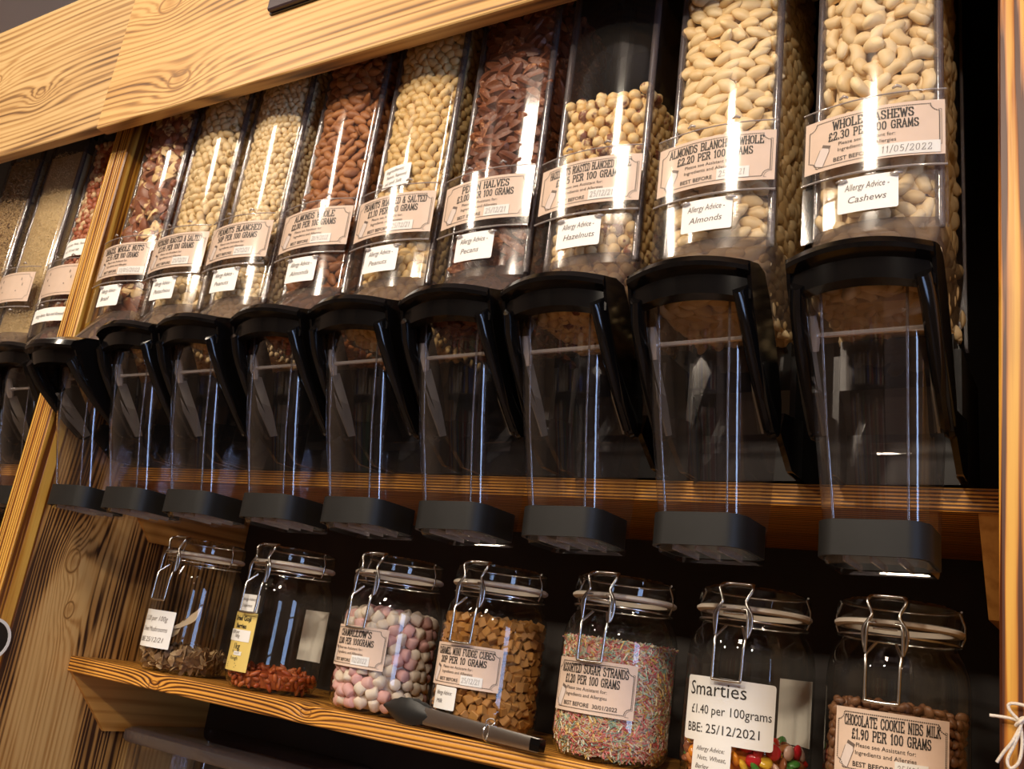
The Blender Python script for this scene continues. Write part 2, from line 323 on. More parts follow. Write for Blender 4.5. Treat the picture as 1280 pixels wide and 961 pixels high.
part('shelf_board', bevbox(-2.35, PX0, SY, SB, LZ-TH, LZ), W_SHELF2)
part('shelf_board', bevbox(PX1, RX0, SY, SB, 0.70, 0.722), W_SHELF2)
part('back_panel', MB().box(-2.35, 0.62, SB, YB, 0.02, 2.27), BACKM)
part('shade_board', MB().box(-2.35, 0.62, -0.030, YB, 2.271, 2.290), BACKM)  # unseen top added to block light and keep the bin interiors dark
for (zt) in (UZ-TH, LZ-TH):
    for (a, b_) in ((PX1, PX1+0.006), (RX0-0.030, RX0)):
        part('bracket', MB().prism_x([(SY+0.004, zt), (0.222, zt-0.084), (SB, zt-0.084), (SB, zt)], a, b_), W_BRKT)
sg = empty('hanging_sign', (-0.74, -0.0525, 2.094)); tag(sg, 'dark plum rectangular sign board mounted on the pine fascia', 'sign')
MB().prism_x([(-0.010, 0.002), (-0.008, 0), (0, 0), (0, 0.16), (-0.008, 0.16), (-0.010, 0.158)], 0, 0.5).obj('board', PLAQUE, sg)
MB().box(-0.002, 0.502, -0.003, 0.0, -0.002, 0.162).obj('backing', DARKPL, sg)

# ------------------------------------------------------------------ lettering
GL = {'A':'0,0 2,6 4,0;.9,2 3.1,2','B':'.4,0 .4,6;.4,6 2.8,6 3.6,5.4 3.6,3.8 2.8,3.1 .4,3.1;2.8,3.1 4,2.5 4,.7 3,0 .4,0','C':'3.8,4.6 3.2,5.7 2,6 .7,5.5 .1,4 .1,2 .7,.5 2,0 3.2,.3 3.9,1.4',
 'D':'.5,0 .5,6;.5,6 2.5,6 3.7,5.2 4,3 3.7,.8 2.5,0 .5,0','E':'.5,0 .5,6;.5,6 3.7,6 3.7,5;.5,3 2.6,3;.5,0 3.8,0 3.8,1.1','F':'.5,0 .5,6;.5,6 3.7,6 3.7,5;.5,3 2.6,3','G':'3.8,4.6 3.2,5.7 2,6 .7,5.5 .1,4 .1,2 .7,.5 2,0 3.3,.4 3.7,1.2 3.7,2.6 2.3,2.6',
 'H':'.4,0 .4,6;3.8,0 3.8,6;.4,3 3.8,3','I':'1,0 1,6','K':'.4,0 .4,6;3.7,6 .5,2.6;1.6,3.6 4,0','L':'.5,0 .5,6;.5,0 3.8,0 3.8,1.2','M':'.3,0 .5,6 2.4,1 4.3,6 4.5,0','N':'.4,0 .4,6 3.8,0 3.8,6','O':'2.1,6 .7,5.4 .1,4 .1,2 .7,.6 2.1,0 3.4,.6 4,2 4,4 3.4,5.4 2.1,6',
 'P':'.5,0 .5,6;.5,6 2.9,6 3.8,5.3 3.8,3.7 2.9,2.9 .5,2.9','R':'.5,0 .5,6;.5,6 2.9,6 3.7,5.3 3.7,3.8 2.9,3.1 .5,3.1;2.2,3.1 4.1,0','S':'3.6,4.9 3.1,5.7 2,6 .8,5.7 .3,4.7 .9,3.6 2.9,2.7 3.8,1.6 3.3,.4 2,0 .8,.3 .2,1.3','T':'2.1,0 2.1,6;.1,5 .1,6 4.1,6 4.1,5',
 'U':'.4,6 .4,1.6 1.1,.3 2.2,0 3.3,.4 3.8,1.6 3.8,6','V':'0,6 2,0 4,6','W':'0,6 1.3,0 2.6,5 3.9,0 5.2,6','Y':'0,6 2,3 4,6;2,3 2,0','Z':'.3,5 .3,6 3.8,6 .2,0 3.9,0 3.9,1.1','&':'4.2,0 1,4.4 1,5.4 1.9,6 2.7,5.3 2.4,4.3 .5,2.6 .2,1.2 1.2,0 2.8,.3 4.1,2.4',
 '0':'2,6 .8,5.4 .3,4 .3,2 .8,.6 2,0 3.1,.6 3.6,2 3.6,4 3.1,5.4 2,6','1':'.6,5 1.6,6 1.6,0','2':'.4,4.6 .9,5.7 2,6 3.2,5.6 3.5,4.5 3,3.3 .3,0 3.7,0 3.7,.9','3':'.5,5.2 1.6,6 2.9,5.8 3.5,4.7 2.9,3.5 1.8,3.2 3.1,2.8 3.7,1.6 3,.3 1.7,0 .3,.8','5':'3.4,6 .8,6 .6,3.4 2.2,3.8 3.4,3.1 3.6,1.7 2.9,.4 1.6,0 .4,.6','8':'2,3.2 .8,3.9 .7,5.2 2,6 3.2,5.2 3.1,3.9 2,3.2 .6,2.3 .4,.9 2,0 3.5,.9 3.4,2.3 2,3.2',
 '9':'3.4,4 2.6,3 1.3,2.9 .5,4 .8,5.5 2,6 3.2,5.3 3.5,3.6 3,1.2 1.6,0','4':'2.8,0 2.8,6 .2,1.8 3.9,1.8','6':'3.2,5.4 2,6 .9,5 .4,2.6 .8,.7 2,0 3.3,.8 3.5,2.2 2.6,3.3 1.3,3.2 .5,2.2','7':'.3,6 3.7,6 1.6,0','/':'0,-.6 2.2,6.6','|':'.6,-1 .6,7','\\':'0,6.6 1.6,-.8','.':'.4,0 .4,.5','-':'.3,2.8 2.2,2.8',':':'.4,.6 .4,1.1;.4,3.4 .4,3.9',
 '£':'3.6,4.9 3,5.8 2,6 1.1,5.3 1.1,1.4 .3,0 3.9,0 3.9,.9;.2,3 2.8,3',"'":'.4,6.4 .4,5'}
def glyph_parse(t): return [[tuple(float(q) for q in p.split(',')) for p in s.split()] for s in t.split(';')]
GLP = {k: glyph_parse(v) for k, v in GL.items()}
GW = {'I': 2, 'M': 4.9, 'W': 5.3, '.': .9, '1': 2.8, '/': 2.3, '|': 1.2, '\\': 1.8, '-': 2.5, ':': 1, "'": .8, ' ': 2.6}
def slab(text, h, width=None, thick=1.32, serif=True, gap=1.25, slant=0.0):
    """flat slab-serif lettering as quads in (x, z), centred on x, baseline z = 0"""
    vs, fs = [], []
    def bar(p, q, t):
        d = Vector((q[0]-p[0], q[1]-p[1])); L = d.length
        if L < 1e-6: return
        d /= L; n = Vector((-d.y, d.x))*t/2; e = d*t*0.42; b = len(vs)
        P, Q = Vector(p)-e, Vector(q)+e
        vs.extend([P+n, P-n, Q-n, Q+n]); fs.append((b, b+1, b+2, b+3))
    x = 0
    for ch in text:
        gl = GLP.get(ch)
        if gl:
            for pl in gl:
                for a, c in zip(pl, pl[1:]):
                    steep = abs(c[1]-a[1]) > abs(c[0]-a[0])*0.8
                    bar((x+a[0], a[1]), (x+c[0], c[1]), thick*(1.0 if steep else 0.62))
                if serif and ch.isalnum():
                    for e, o in ((pl[0], pl[1]), (pl[-1], pl[-2])):
                        if (e[1] in (0.0, 6.0)) and abs(o[1]-e[1]) > abs(o[0]-e[0])*0.9 and ch not in 'COGSQ02358':
                            bar((x+e[0]-0.85, e[1]), (x+e[0]+0.85, e[1]), 0.62)
        x += GW.get(ch, 4.2) + gap
    tot = max(x-gap, 0.1); sc = h/6.0; sx = sc if width is None else width/tot
    return [((p.x-tot/2)*sx + p.y*sc*slant, p.y*sc) for p in vs], fs
_tc = {}
def bfont(text, size, bold=0.0, shear=0.0, align='CENTER', sx=1.0):
    """small lettering from Blender's own font as (x, z) faces"""
    key = (text, size, bold, shear, align, sx)
    if key in _tc: return _tc[key]
    c = bpy.data.curves.new('t', 'FONT'); c.body = text; c.size = size; c.align_x = align; c.shear = shear; c.offset = bold; c.resolution_u = 2
    o = bpy.data.objects.new('t', c); COL.objects.link(o); dg = bpy.context.evaluated_depsgraph_get(); dg.update()
    me = bpy.data.meshes.new_from_object(o.evaluated_get(dg))
    r = ([(v.co.x*sx, v.co.y) for v in me.vertices], [tuple(p.vertices) for p in me.polygons])
    bpy.data.objects.remove(o); bpy.data.curves.remove(c); bpy.data.meshes.remove(me); _tc[key] = r; return r
class Print:
    """flat print collected in (x, z), then wrapped on a curved label"""
    def __init__(s): s.v = []; s.f = []
    def add(s, vf, x=0, z=0, rot=0.0):
        c, n = math.cos(rot), math.sin(rot); b = len(s.v)
        s.v += [(x+p[0]*c-p[1]*n, z+p[0]*n+p[1]*c) for p in vf[0]]; s.f += [tuple(i+b for i in f) for f in vf[1]]; return s
    def quad(s, x0, x1, z0, z1): return s.add(([(x0, z0), (x1, z0), (x1, z1), (x0, z1)], [(0, 1, 2, 3)]))
    def line(s, pts, t):
        for p, q in zip(pts, pts[1:]):
            d = Vector((q[0]-p[0], q[1]-p[1]))
            if d.length < 1e-7: continue
            n = Vector((-d.y, d.x)).normalized()*t/2
            s.add(([(p[0]+n.x, p[1]+n.y), (p[0]-n.x, p[1]-n.y), (q[0]-n.x, q[1]-n.y), (q[0]+n.x, q[1]+n.y)], [(0, 1, 2, 3)]))
        return s
    def obj(s, name, mat, parent, wrap, lift):
        b = MB(); b.add([wrap(x, z, lift) for x, z in s.v], s.f); return b.obj(name, mat, parent)
def sheet(name, x0, x1, z0, z1, wrap, lift, mat, parent, n=12, r=0.0, t=0.0003):
    """thin curved card with slightly rounded corners"""
    b = MB(); f = []; g = []
    xs = [x0+(x1-x0)*i/n for i in range(n+1)]
    if r: xs = [x0, x0+r*0.1, x0+r*0.4]+[x0+r+(x1-x0-2*r)*i/n for i in range(n+1)]+[x1-r*0.4, x1-r*0.1, x1]; n = len(xs)-1
    for x in xs:
        k = min(x-x0, x1-x); ins = 0.0
        if r and k < r: ins = r-math.sqrt(max(0, r*r-(r-k)**2))
        f.append([wrap(x, z0+ins, lift), wrap(x, z1-ins, lift)]); g.append([wrap(x, z0+ins, lift-t), wrap(x, z1-ins, lift-t)])
    vs = [p for c in f for p in c] + [p for c in g for p in c]; m = 2*(n+1)
    fs = [(2*i, 2*i+2, 2*i+3, 2*i+1) for i in range(n)] + [(m+2*i+1, m+2*i+3, m+2*i+2, m+2*i) for i in range(n)]
    fs += [(2*i, m+2*i, m+2*i+2, 2*i+2) for i in range(n)] + [(2*i+3, m+2*i+3, m+2*i+1, 2*i+1) for i in range(n)] + [(0, 1, m+1, m), (2*n, m+2*n, m+2*n+1, 2*n+1)]
    b.add(vs, fs); return b.obj(name, mat, parent, True, 40)
def notch_path(x0, x1, z0, z1, r, n=5):
    """rectangle with concave corners"""
    P = []
    for (cx, cz, a0) in ((x0, z0, 90), (x1, z0, 180), (x1, z1, 270), (x0, z1, 0)):
        for k in range(n+1):
            a = math.radians(a0-90*k/n) if (cx, cz) in ((x0, z0), (x1, z1)) else math.radians(a0-90*k/n)
            P.append((cx+r*math.cos(a), cz+r*math.sin(a)))
    return P+[P[0]]
def dots(pr, path, step, s):
    acc = 0
    for p, q in zip(path, path[1:]):
        L = math.hypot(q[0]-p[0], q[1]-p[1]); d = step-acc
        while d <= L:
            x = p[0]+(q[0]-p[0])*d/L; z = p[1]+(q[1]-p[1])*d/L; pr.quad(x-s/2, x+s/2, z-s/2, z+s/2); d += step
        acc = (acc+L) % step if L else acc
def price_card(parent, wrap, x0, x1, z0, z1, title, price, date, datebox=True, icon=True, printed_date=False, name='label_card', tw=None):
    """pink price card: notched dotted border, slab lettering, small print, printed jar, white date sticker"""
    w, h = x1-x0, z1-z0; cx = (x0+x1)/2
    c = sheet(name, x0, x1, z0, z1, wrap, 0.0006, CARD, parent)
    b = Print(); k = h*0.075; path = notch_path(x0+w*0.035, x1-w*0.035, z0+h*0.07, z1-h*0.07, h*0.13)
    dots(b, path, h*0.032, h*0.019)
    b.line(notch_path(x1-w*0.12, x1-w*0.022, z0+h*0.05, z1-h*0.05, h*0.13)[5:14], h*0.006)
    b.obj('border', INK, c, wrap, 0.0009)
    t = Print(); tw = tw or min(w*0.80, len(title)*h*0.098)
    t.add(slab(title, h*0.152, tw), cx+w*0.01, z0+h*0.735)
    t.add(slab(price, h*0.145, min(w*0.64, len(price)*h*0.088)), cx+w*0.01, z0+h*0.535)
    t.obj('lettering', INK, c, wrap, 0.0009)
    s = Print(); s.add(bfont('Please see Assistant for:', h*0.094, 0.0), cx-w*0.03, z0+h*0.41); s.add(bfont('Ingredients and Allergies', h*0.094, 0.0), cx-w*0.03, z0+h*0.295)
    s.add(bfont('BEST BEFORE', h*0.108, h*0.0012), cx-w*0.13, z0+h*0.115)
    if printed_date: s.add(bfont(date, h*0.108, h*0.0008, align='LEFT'), cx+w*0.07, z0+h*0.115)
    s.obj('small_print', INK, c, wrap, 0.0009)
    if icon:
        j = Print(); a = -0.38; jw, jh = h*0.085, h*0.40; jx, jz = x0+w*0.11, z0+h*0.10
        j.add(([(-jw, 0), (jw, 0), (jw, jh*0.75), (jw*0.7, jh*0.86), (-jw*0.7, jh*0.86), (-jw, jh*0.75)], [(0, 1, 2, 3, 4, 5)]), jx, jz, a); j.obj('printed_jar', JARPR, c, wrap, 0.0009)
        q = Print(); q.add(([(-jw*0.85, jh*0.86), (jw*0.85, jh*0.86), (jw*0.85, jh), (-jw*0.85, jh)], [(0, 1, 2, 3)]), jx, jz, a)
        o2 = Print().line([(-jw, jh*0.75), (-jw, 0), (jw, 0), (jw, jh*0.75), (jw*0.7, jh*0.86)], h*0.009); q.add((o2.v, o2.f), jx, jz, a); q.obj('printed_jar_outline', INKG, c, wrap, 0.0010)
    if date and datebox:
        big = len(date) > 9; dw = w*(0.42 if big else 0.26); dx0 = cx+w*0.05; dz0 = z0+h*(0.03 if big else 0.07); dh = h*0.22
        sheet('date_sticker', dx0, dx0+dw, dz0, dz0+dh, wrap, 0.0013, WHITE, c, 6)
        d = Print(); d.add(slab(date, dh*0.52, dw*0.80, 0.55, False, 1.6, 0.1), dx0+dw*0.47, dz0+dh*0.24); d.obj('handwriting', PENK, c, wrap, 0.0016)
    return c
def hand_sticker(parent, wrap, x0, x1, z0, z1, lines, mat=WHITE, name='allergy_sticker', lift=0.0006, ink=PENK, sz=0.27, r=0.002, shear=0.25, indent=0.12, bold=0.0, wmax=0.74, first=1.0):
    c = sheet(name, x0, x1, z0, z1, wrap, lift, mat, parent, 10, r); w, h = x1-x0, z1-z0; n = len(lines); p = Print()
    for i, ln in enumerate(lines):
        vf = bfont(ln, h*sz*(first if i == 0 else 1.0), bold, shear, 'LEFT'); ww = max((q[0] for q in vf[0]), default=0.001); k = min(1.0, w*wmax/ww)
        p.add(([(q[0]*k, q[1]) for q in vf[0]], vf[1]), x0+w*(indent+0.04*(i % 2)), z0+h*(0.62-0.36*i if n == 2 else (0.34 if n == 1 else 0.70-0.285*i)), 0.02)
    p.obj('handwriting', ink, c, wrap, lift+0.0003); return c

# ------------------------------------------------------------------ dispensers (local frame: shelf top z = 0, bin front y = 0.012)
HWB = 0.0545
def section(hw, yf, yb, z, bulge=0.010, rc=0.010, n=10):
    """horizontal outline: convex front, rounded front corners, straight sides"""
    P = [(hw, yb, z), (hw, yf+rc, z)]
    for k in range(1, 4):
        a = k/3*PI/2; P.append((hw-rc+rc*math.cos(a), yf+rc-rc*math.sin(a), z))
    xi = hw-rc
    for k in range(1, n): x = xi-2*xi*k/n; P.append((x, yf-bulge*(1-(x/xi)**2), z))
    for k in range(0, 3):
        a = PI/2-k/3*PI/2; P.append((-(hw-rc)-rc*math.cos(a)*1.0, yf+rc-rc*math.sin(a), z))
    P += [(-hw, yf+rc, z), (-hw, yb, z)]
    return P
BINTOP = 0.66
PROTO = {}
def proto(name, b, mat, smooth=False, auto=40): PROTO[name] = (b.mesh(name, mat, smooth, auto), )
proto('bin', MB().loft([section(HWB, 0.012, 0.165, z) for z in (BINTOP, 0.40, 0.207)]), ACRYL, True, 40)
proto('shoulder', MB().loft([section(HWB, 0.012, 0.165, 0.207), section(HWB-0.001, 0.002, 0.165, 0.192), section(0.051, -0.026, 0.150, 0.150), section(0.050, -0.030, 0.150, 0.138)], closed=False), SMOKE, True, 40)
rail = MB()
for s in (-1, 1): rail.box(s*0.0535-0.0045, s*0.0535+0.0045, 0.0135, 0.0215, 0.20, BINTOP)
RAILS = [MB().loft([[(s*0.0525+0.0042*math.cos(a), 0.0185+0.0042*math.sin(a), z) for a in [2*PI*k/10 for k in range(10)]] for z in (0.20, BINTOP)], caps=True).mesh('corner_rail', EDGE, True, 40) for s in (-1, 1)]
BACKR = [MB().box(s*0.0545-0.0015, s*0.0545+0.0015, 0.156, 0.166, 0.137, BINTOP).mesh('rear_rail', EDGE) for s in (-1, 1)]
proto('lid', MB().box(-0.0565, 0.0565, 0.0, 0.168, BINTOP, BINTOP+0.014).box(-0.02, 0.02, 0.02, 0.05, BINTOP+0.014, BINTOP+0.03), DARKPL)
proto('base', MB().prism_x([(0.140, 0.0015), (0.140, 0.05), (0.107, 0.085), (0.107, 0.135), (0.228, 0.135), (0.228, 0.0015)], -0.050, 0.050), DARKPL)
SIDEP = [MB().box(s_*0.0532-0.003, s_*0.0532+0.003, 0.107, 0.228, 0.0015, 0.12).mesh('base_side', DARKPL) for s_ in (-1, 1)]
BARM = [MB().prism_x([(0.06, 0.028), (0.10, 0.0015), (0.134, 0.0015), (0.134, 0.06), (0.07, 0.05)], s_*0.0542-0.0027, s_*0.0542+0.0027).mesh('bracket_arm', BLACK) for s_ in (-1, 1)]
proto('chute', MB().loft([section(0.0475, -0.034, 0.092, 0.142, 0.008, 0.014), section(0.0470, -0.030, 0.092, 0.10, 0.008, 0.014), section(0.0445, -0.012, 0.091, 0.02, 0.008, 0.014), section(0.0408, 0.011, 0.0855, -0.062, 0.006, 0.014), section(0.0400, 0.013, 0.0835, -0.089, 0.006, 0.014), section(0.0390, 0.015, 0.082, -0.092, 0.006, 0.014)]), CHUTE, True, 50)
rib = []
for s in (-1, 1):
    rib.append(MB().loft([[(s*hw+0.0012*math.cos(a), yf+0.0012*math.sin(a), z) for a in [2*PI*k/8 for k in range(8)]] for hw, yf, z in ((0.0345, -0.0315, 0.138), (0.0315, -0.0105, 0.02), (0.0285, 0.0105, -0.064))], caps=True).mesh('corner_rib', RIBM, True, 50))
def ringsec(hw, yf, yb, z, rc=0.016):
    P = []
    for (cx, cy, a0) in ((hw-rc, yb-rc, 0), (-(hw-rc), yb-rc, 90), (-(hw-rc), yf+rc, 180), (hw-rc, yf+rc, 270)):
        for k in range(6):
            a = math.radians(a0+18*k); P.append((cx+rc*math.cos(a), cy+rc*math.sin(a), z))
    out = []
    for (x, y, zz) in P:
        out.append((x, y-(0.006*(1-(x/hw)**2) if y < yf+rc else 0), zz))
    return out
proto('chute_ring', MB().loft([ringsec(0.0410, 0.010, 0.082, -0.058), ringsec(0.0435, 0.007, 0.085, -0.058), ringsec(0.0435, 0.007, 0.085, -0.087), ringsec(0.0410, 0.010, 0.082, -0.087), ringsec(0.0410, 0.010, 0.082, -0.058)]), RUBBER, True, 40)
GRID = [MB().box(xx-0.001, xx+0.001, 0.014, 0.076, -0.090, -0.084).mesh('outlet_bar', RODM) for xx in (-0.021, 0.0, 0.021)]
proto('rod', MB().tube([(-0.047, -0.012, 0.096), (0.047, -0.012, 0.096)], 0.0024, 8), RODM, True)
proto('glint_strip', MB().box(-0.030, 0.018, 0.0, 0.0012, -0.0055, 0.0055), CHUTE)  # clear strip added inside the chute to catch a lamp as a highlight
PROTO['glint_strip'][0].transform(Matrix.Translation((0, 0.086, 0.022)) @ Matrix.Rotation(math.radians(-11.5), 4, 'X'))
proto('rod_cap', MB().tube([(-0.0445, -0.018, 0.112), (-0.0445, -0.012, 0.096), (-0.0445, -0.006, 0.084)], [0.004, 0.0065, 0.004], 8), RODM, True)
# handle: arched visor with side fins and two arms
def visor_sec(x):
    t = x/0.0575; k = t*t; f = 0.016*(1-k)                       # forward bow
    dr = 0.004*k
    return [(x, -0.050-f, 0.1565-dr), (x, -0.0545-f*1.0, 0.150-dr), (x, -0.0535-f, 0.146-dr), (x, -0.043-f, 0.142-0.004*k), (x, -0.042-f*0.9, 0.125-0.005*k), (x, -0.034-f*0.8, 0.122-0.005*k),
            (x, -0.028-f*0.6, 0.132), (x, -0.024-f*0.4, 0.152), (x, -0.012-f*0.3, 0.162-dr), (x, -0.030-f*0.6, 0.1625-dr)]
h = MB(); h.loft([visor_sec(-0.0575+0.115*i/16) for i in range(17)], caps=True)
for s in (-1, 1):
    path = smoothpts([(s*0.0485, -0.044, 0.133), (s*0.051, -0.032, 0.108), (s*0.052, -0.006, 0.075), (s*0.0525, 0.022, 0.048), (s*0.053, 0.044, 0.030)], 4)
    secs = []
    for i, p in enumerate(path):
        tt = i/(len(path)-1); wd = 0.015-0.004*math.sin(tt*PI); th = 0.0068
        if i == len(path)-1: wd *= 0.45
        d = Vector((0, 0.62, 0.78))
        secs.append([p+Vector((th*math.cos(a)*(1.0), 0, 0))+d*wd*math.sin(a) for a in [2*PI*k/12 for k in range(12)]])
    h.loft(secs, caps=True)
    fin = [(-0.052, 0.1510), (-0.030, 0.1585), (-0.012, 0.1580), (0.006, 0.140), (0.030, 0.104), (0.054, 0.056), (0.055, 0.036), (0.047, 0.022), (0.036, 0.022), (0.014, 0.042), (-0.012, 0.076), (-0.030, 0.106), (-0.044, 0.130)]
    h.prism_x(fin, s*0.0570-0.0016, s*0.0570+0.0016)
HANDLE = h.mesh('handle', BLACK, True, 35)
PADS = [MB().prism_x([(-0.012, 0.085), (0.004, 0.090), (0.034, 0.052), (0.050, 0.026), (0.040, 0.022), (0.010, 0.050)], s*0.0468-0.0011, s*0.0468+0.0011).mesh('grip_pad', PADM) for s in (-1, 1)]
HINGE = [MB().lathe([(0, -0.004), (0.010, -0.004), (0.012, 0), (0.010, 0.004), (0, 0.004)], 18).mesh('hinge_cap', BLACK, True, 40)]
def binwrap(x, z, lift): return (x, 0.0005-0.0105*(1-(x/0.0615)**2)-lift, z)
# label holder: clear pocket bowed like the bin front
hb = MB(); N = 14; sec = []
for z, lf in ((0.190, -0.0012), (0.2468, -0.0012), (0.2475, 0.0026), (0.322, 0.0026)): sec.append([binwrap(-0.0615+0.123*i/N, z, lf) for i in range(N+1)])
hb.loft(sec, closed=False)
for i0 in (0, N):
    x = -0.0615+0.123*i0/N; hb.add([(x, 0.0015, 0.190), (x*0.93, 0.022, 0.200), (x*0.93, 0.022, 0.322), (x, 0.0015, 0.322)], [(0, 1, 2, 3)])
proto('label_holder', hb, HOLD, True, 40)
RIMS = [MB().tube([binwrap(-0.0615+0.123*i/N, zz, lf) for i in range(N+1)], rr0, 6).mesh('holder_rim', RODM, True, 60) for zz, lf, rr0 in ((0.2475, 0.0026, 0.0011), (0.322, 0.0026, 0.0008))]
CLIPS = []
for xx in (-0.024, 0.022):
    CLIPS.append(MB().tube([binwrap(xx-0.005, 0.2415, 0.002), binwrap(xx, 0.2415, 0.003), binwrap(xx+0.005, 0.2415, 0.002)], [0.001, 0.0022, 0.001], 6).mesh('holder_clip', RODM, True))
    CLIPS.append(MB().tube([binwrap(xx-0.004, 0.328, 0.001), binwrap(xx, 0.330, 0.0015), binwrap(xx+0.004, 0.328, 0.001)], [0.001, 0.0018, 0.001], 6).mesh('holder_clip', RODM, True))

def dispenser(x, y, label, title=None, price=None, date=None, sticker=None, pull=0.0, stz=(0.210, 0.244), sx=0.0, name='bulk_dispenser', plain_card=False, rz=0.0, group='bulk food dispensers', lean=0.0):
    t = empty(name, (x+math.sin(lean)*0.285, y, UZ+0.0003), rz); t.rotation_euler.y = -lean; tag(t, label, 'dispenser', group)
    for k, (m,) in PROTO.items(): link(k, m, t)
    for nm, ms in (('corner_rail', RAILS), ('holder_rim', RIMS), ('holder_clip', CLIPS), ('bracket_arm', BARM), ('base_side', SIDEP), ('outlet_bar', GRID)):
        for m in ms: link(nm, m, t)
    for m in BACKR: link('rear_rail', m, t)
    for m in rib: link('corner_rib', m, t)
    hd = link('handle', HANDLE, t)
    hd.location = (0, 0.044, 0.030); 
    if not dispenser.shift:
        HANDLE.transform(Matrix.Translation((0, -0.044, -0.030)))
        for m in PADS: m.transform(Matrix.Translation((0, -0.044, -0.030)))
        dispenser.shift = True
    hd.rotation_euler.x = pull
    for m in PADS: link('grip_pad', m, hd)
    for s in (-1, 1):
        c = link('hinge_cap', HINGE[0], hd); c.rotation_euler.y = PI/2; c.location = (s*0.0545, 0, 0)
    if title: price_card(t, binwrap, -0.0598, 0.0598, 0.2585, 0.3125, title, price, date)
    if sticker: hand_sticker(t, binwrap, sx-0.0255, sx+0.0255, stz[0], stz[1], sticker)
    return t
dispenser.shift = False
OFFS = {1: .0078, 2: -.002, 3: -.0077, 4: .0006, 5: -.0028, 6: -.0023, 7: -.0052, 8: -.0005, 9: .0121}
DX = {n: (n-9)*0.135+OFFS[n]+0.060 for n in OFFS}
INFO = {1: ('BRAZIL WHOLE NUTS', '£1.55 PER 100 GRAMS', '11/05/2022', 'Brazil', 'brazil nuts'), 2: ('PISTACHIO ROASTED & SALTED', '£3.95 PER 100 GRAMS', '25/12/21', 'Pistachios', 'pistachios in their shells'),
        3: ('PEANUTS BLANCHED', '50P PER 100 GRAMS', '25/12/21', 'Peanuts', 'small pale blanched peanuts'), 4: ('ALMONDS WHOLE', '£2.00 PER 100 GRAMS', '20/9/2022', 'Almonds', 'brown-skinned whole almonds'),
        5: ('PEANUTS ROASTED & SALTED', '£1.10 PER 100 GRAMS', '25/12/21', 'Peanuts', 'roasted salted peanuts'), 6: ('PECAN HALVES', '£3.00 PER 100 GRAMS', '25/12/21', 'Pecans', 'dark red-brown pecan halves'),
        7: ('HAZELNUTS ROASTED BLANCHED WHOLE', '£1.85 PER 100 GRAMS', '25/12/21', 'Hazelnuts', 'hazelnuts to two thirds of its height'), 8: ('ALMONDS BLANCHED WHOLE', '£2.20 PER 100 GRAMS', '25|12\\21', 'Almonds', 'cream blanched whole almonds'),
        9: ('WHOLE CASHEWS', '£2.30 PER 100 GRAMS', '11/05/2022', 'Cashews', 'curved cream cashews')}
LEAN = {1: 0.0, 2: 0.2, 3: 0.4, 4: 0.7, 5: 1.0, 6: 1.2, 7: 1.3, 8: 1.3, 9: 1.3}      # slight lean of each dispenser, degrees
for n in range(1, 10):
    ti, pr, da, st, what = INFO[n]
    d = dispenser(DX[n], 0.0, 'clear gravity dispenser with black handle holding %s' % what, ti, pr, da, ('Allergy Advice -', st), pull=(0.24 if n == 1 else 0.0), sx=-0.002, lean=math.radians(LEAN[n]))
    if n == 5: hand_sticker(d, lambda x, z, l: (x, 0.012-0.010*(1-(x/0.0445)**2)-l, z), -0.038, 0.010, 0.333, 0.362, ('Ingredients:', 'Peanuts, Rapeseed', 'oil and Salt'), name='ingredients_sticker', sz=0.24, r=0.001)
LEFTX = [-1.216, -1.358, -1.500]
for i, (x, what) in enumerate(zip(LEFTX, ('a red and cream nut mix', 'fine beige seed grains', 'coarse brown seed mix'))):
    d = dispenser(x, 0.03, 'clear gravity dispenser with black handle holding %s' % what, ('NUT MIX', 'MILLET', 'SEED MIX')[i] if i < 0 else None)
    c = sheet('label_card', -0.0598, 0.0598 if i == 0 else 0.052, 0.258, 0.3125, binwrap, 0.0006, CARD, d)
    p = Print()
    for k, (w_, zz) in enumerate(((0.06, 0.297), (0.07, 0.287), (0.045, 0.277))): p.quad(-w_/2-0.004, w_/2-0.004, zz, zz+(0.005 if k < 2 else 0.002))
    dots(p, notch_path(-0.055, 0.048, 0.262, 0.3085, 0.007), 0.0018, 0.001); p.obj('faded_print', INKG, c, binwrap, 0.0009)
    if i == 0:
        hand_sticker(d, lambda x, z, l: (x, 0.012-0.010*(1-(x/0.0445)**2)-l, z), -0.052, 0.05, 0.335, 0.365, ('Ingredients: Nuts, Seeds,', 'Fruit, Oil and Salt'), name='ingredients_sticker', sz=0.22, r=0.001)
        hand_sticker(d, binwrap, -0.055, 0.055, 0.212, 0.236, ('Allergy Advice: Nuts and Almonds',), sz=0.36, r=0.001)

# ------------------------------------------------------------------ nuts and sweets
def ellipsoid(a, b, c, nu=9, nv=6, fn=None):
    B = MB(); secs = []
    vs = [(a, 0, 0)]; 
    for i in range(1, nv):
        th = PI*i/nv
        for k in range(nu):
            ph = 2*PI*k/nu; x, y, z = a*math.cos(th), b*math.sin(th)*math.cos(ph), c*math.sin(th)*math.sin(ph)
            vs.append(fn(x, y, z, th, ph) if fn else (x, y, z))
    vs[0] = fn(a, 0, 0, 0, 0) if fn else vs[0]; vs.append(fn(-a, 0, 0, PI, 0) if fn else (-a, 0, 0))
    fs = [(0, 1+(k+1) % nu, 1+k) for k in range(nu)][::-1]; fs = [(0, 1+k, 1+(k+1) % nu) for k in range(nu)]
    for i in range(nv-2):
        for k in range(nu):
            p = 1+i*nu; fs.append((p+k, p+nu+k, p+nu+(k+1) % nu, p+(k+1) % nu))
    L = len(vs)-1; p = 1+(nv-2)*nu
    fs += [(p+k, L, p+(k+1) % nu) for k in range(nu)]
    return B.add(vs, fs)
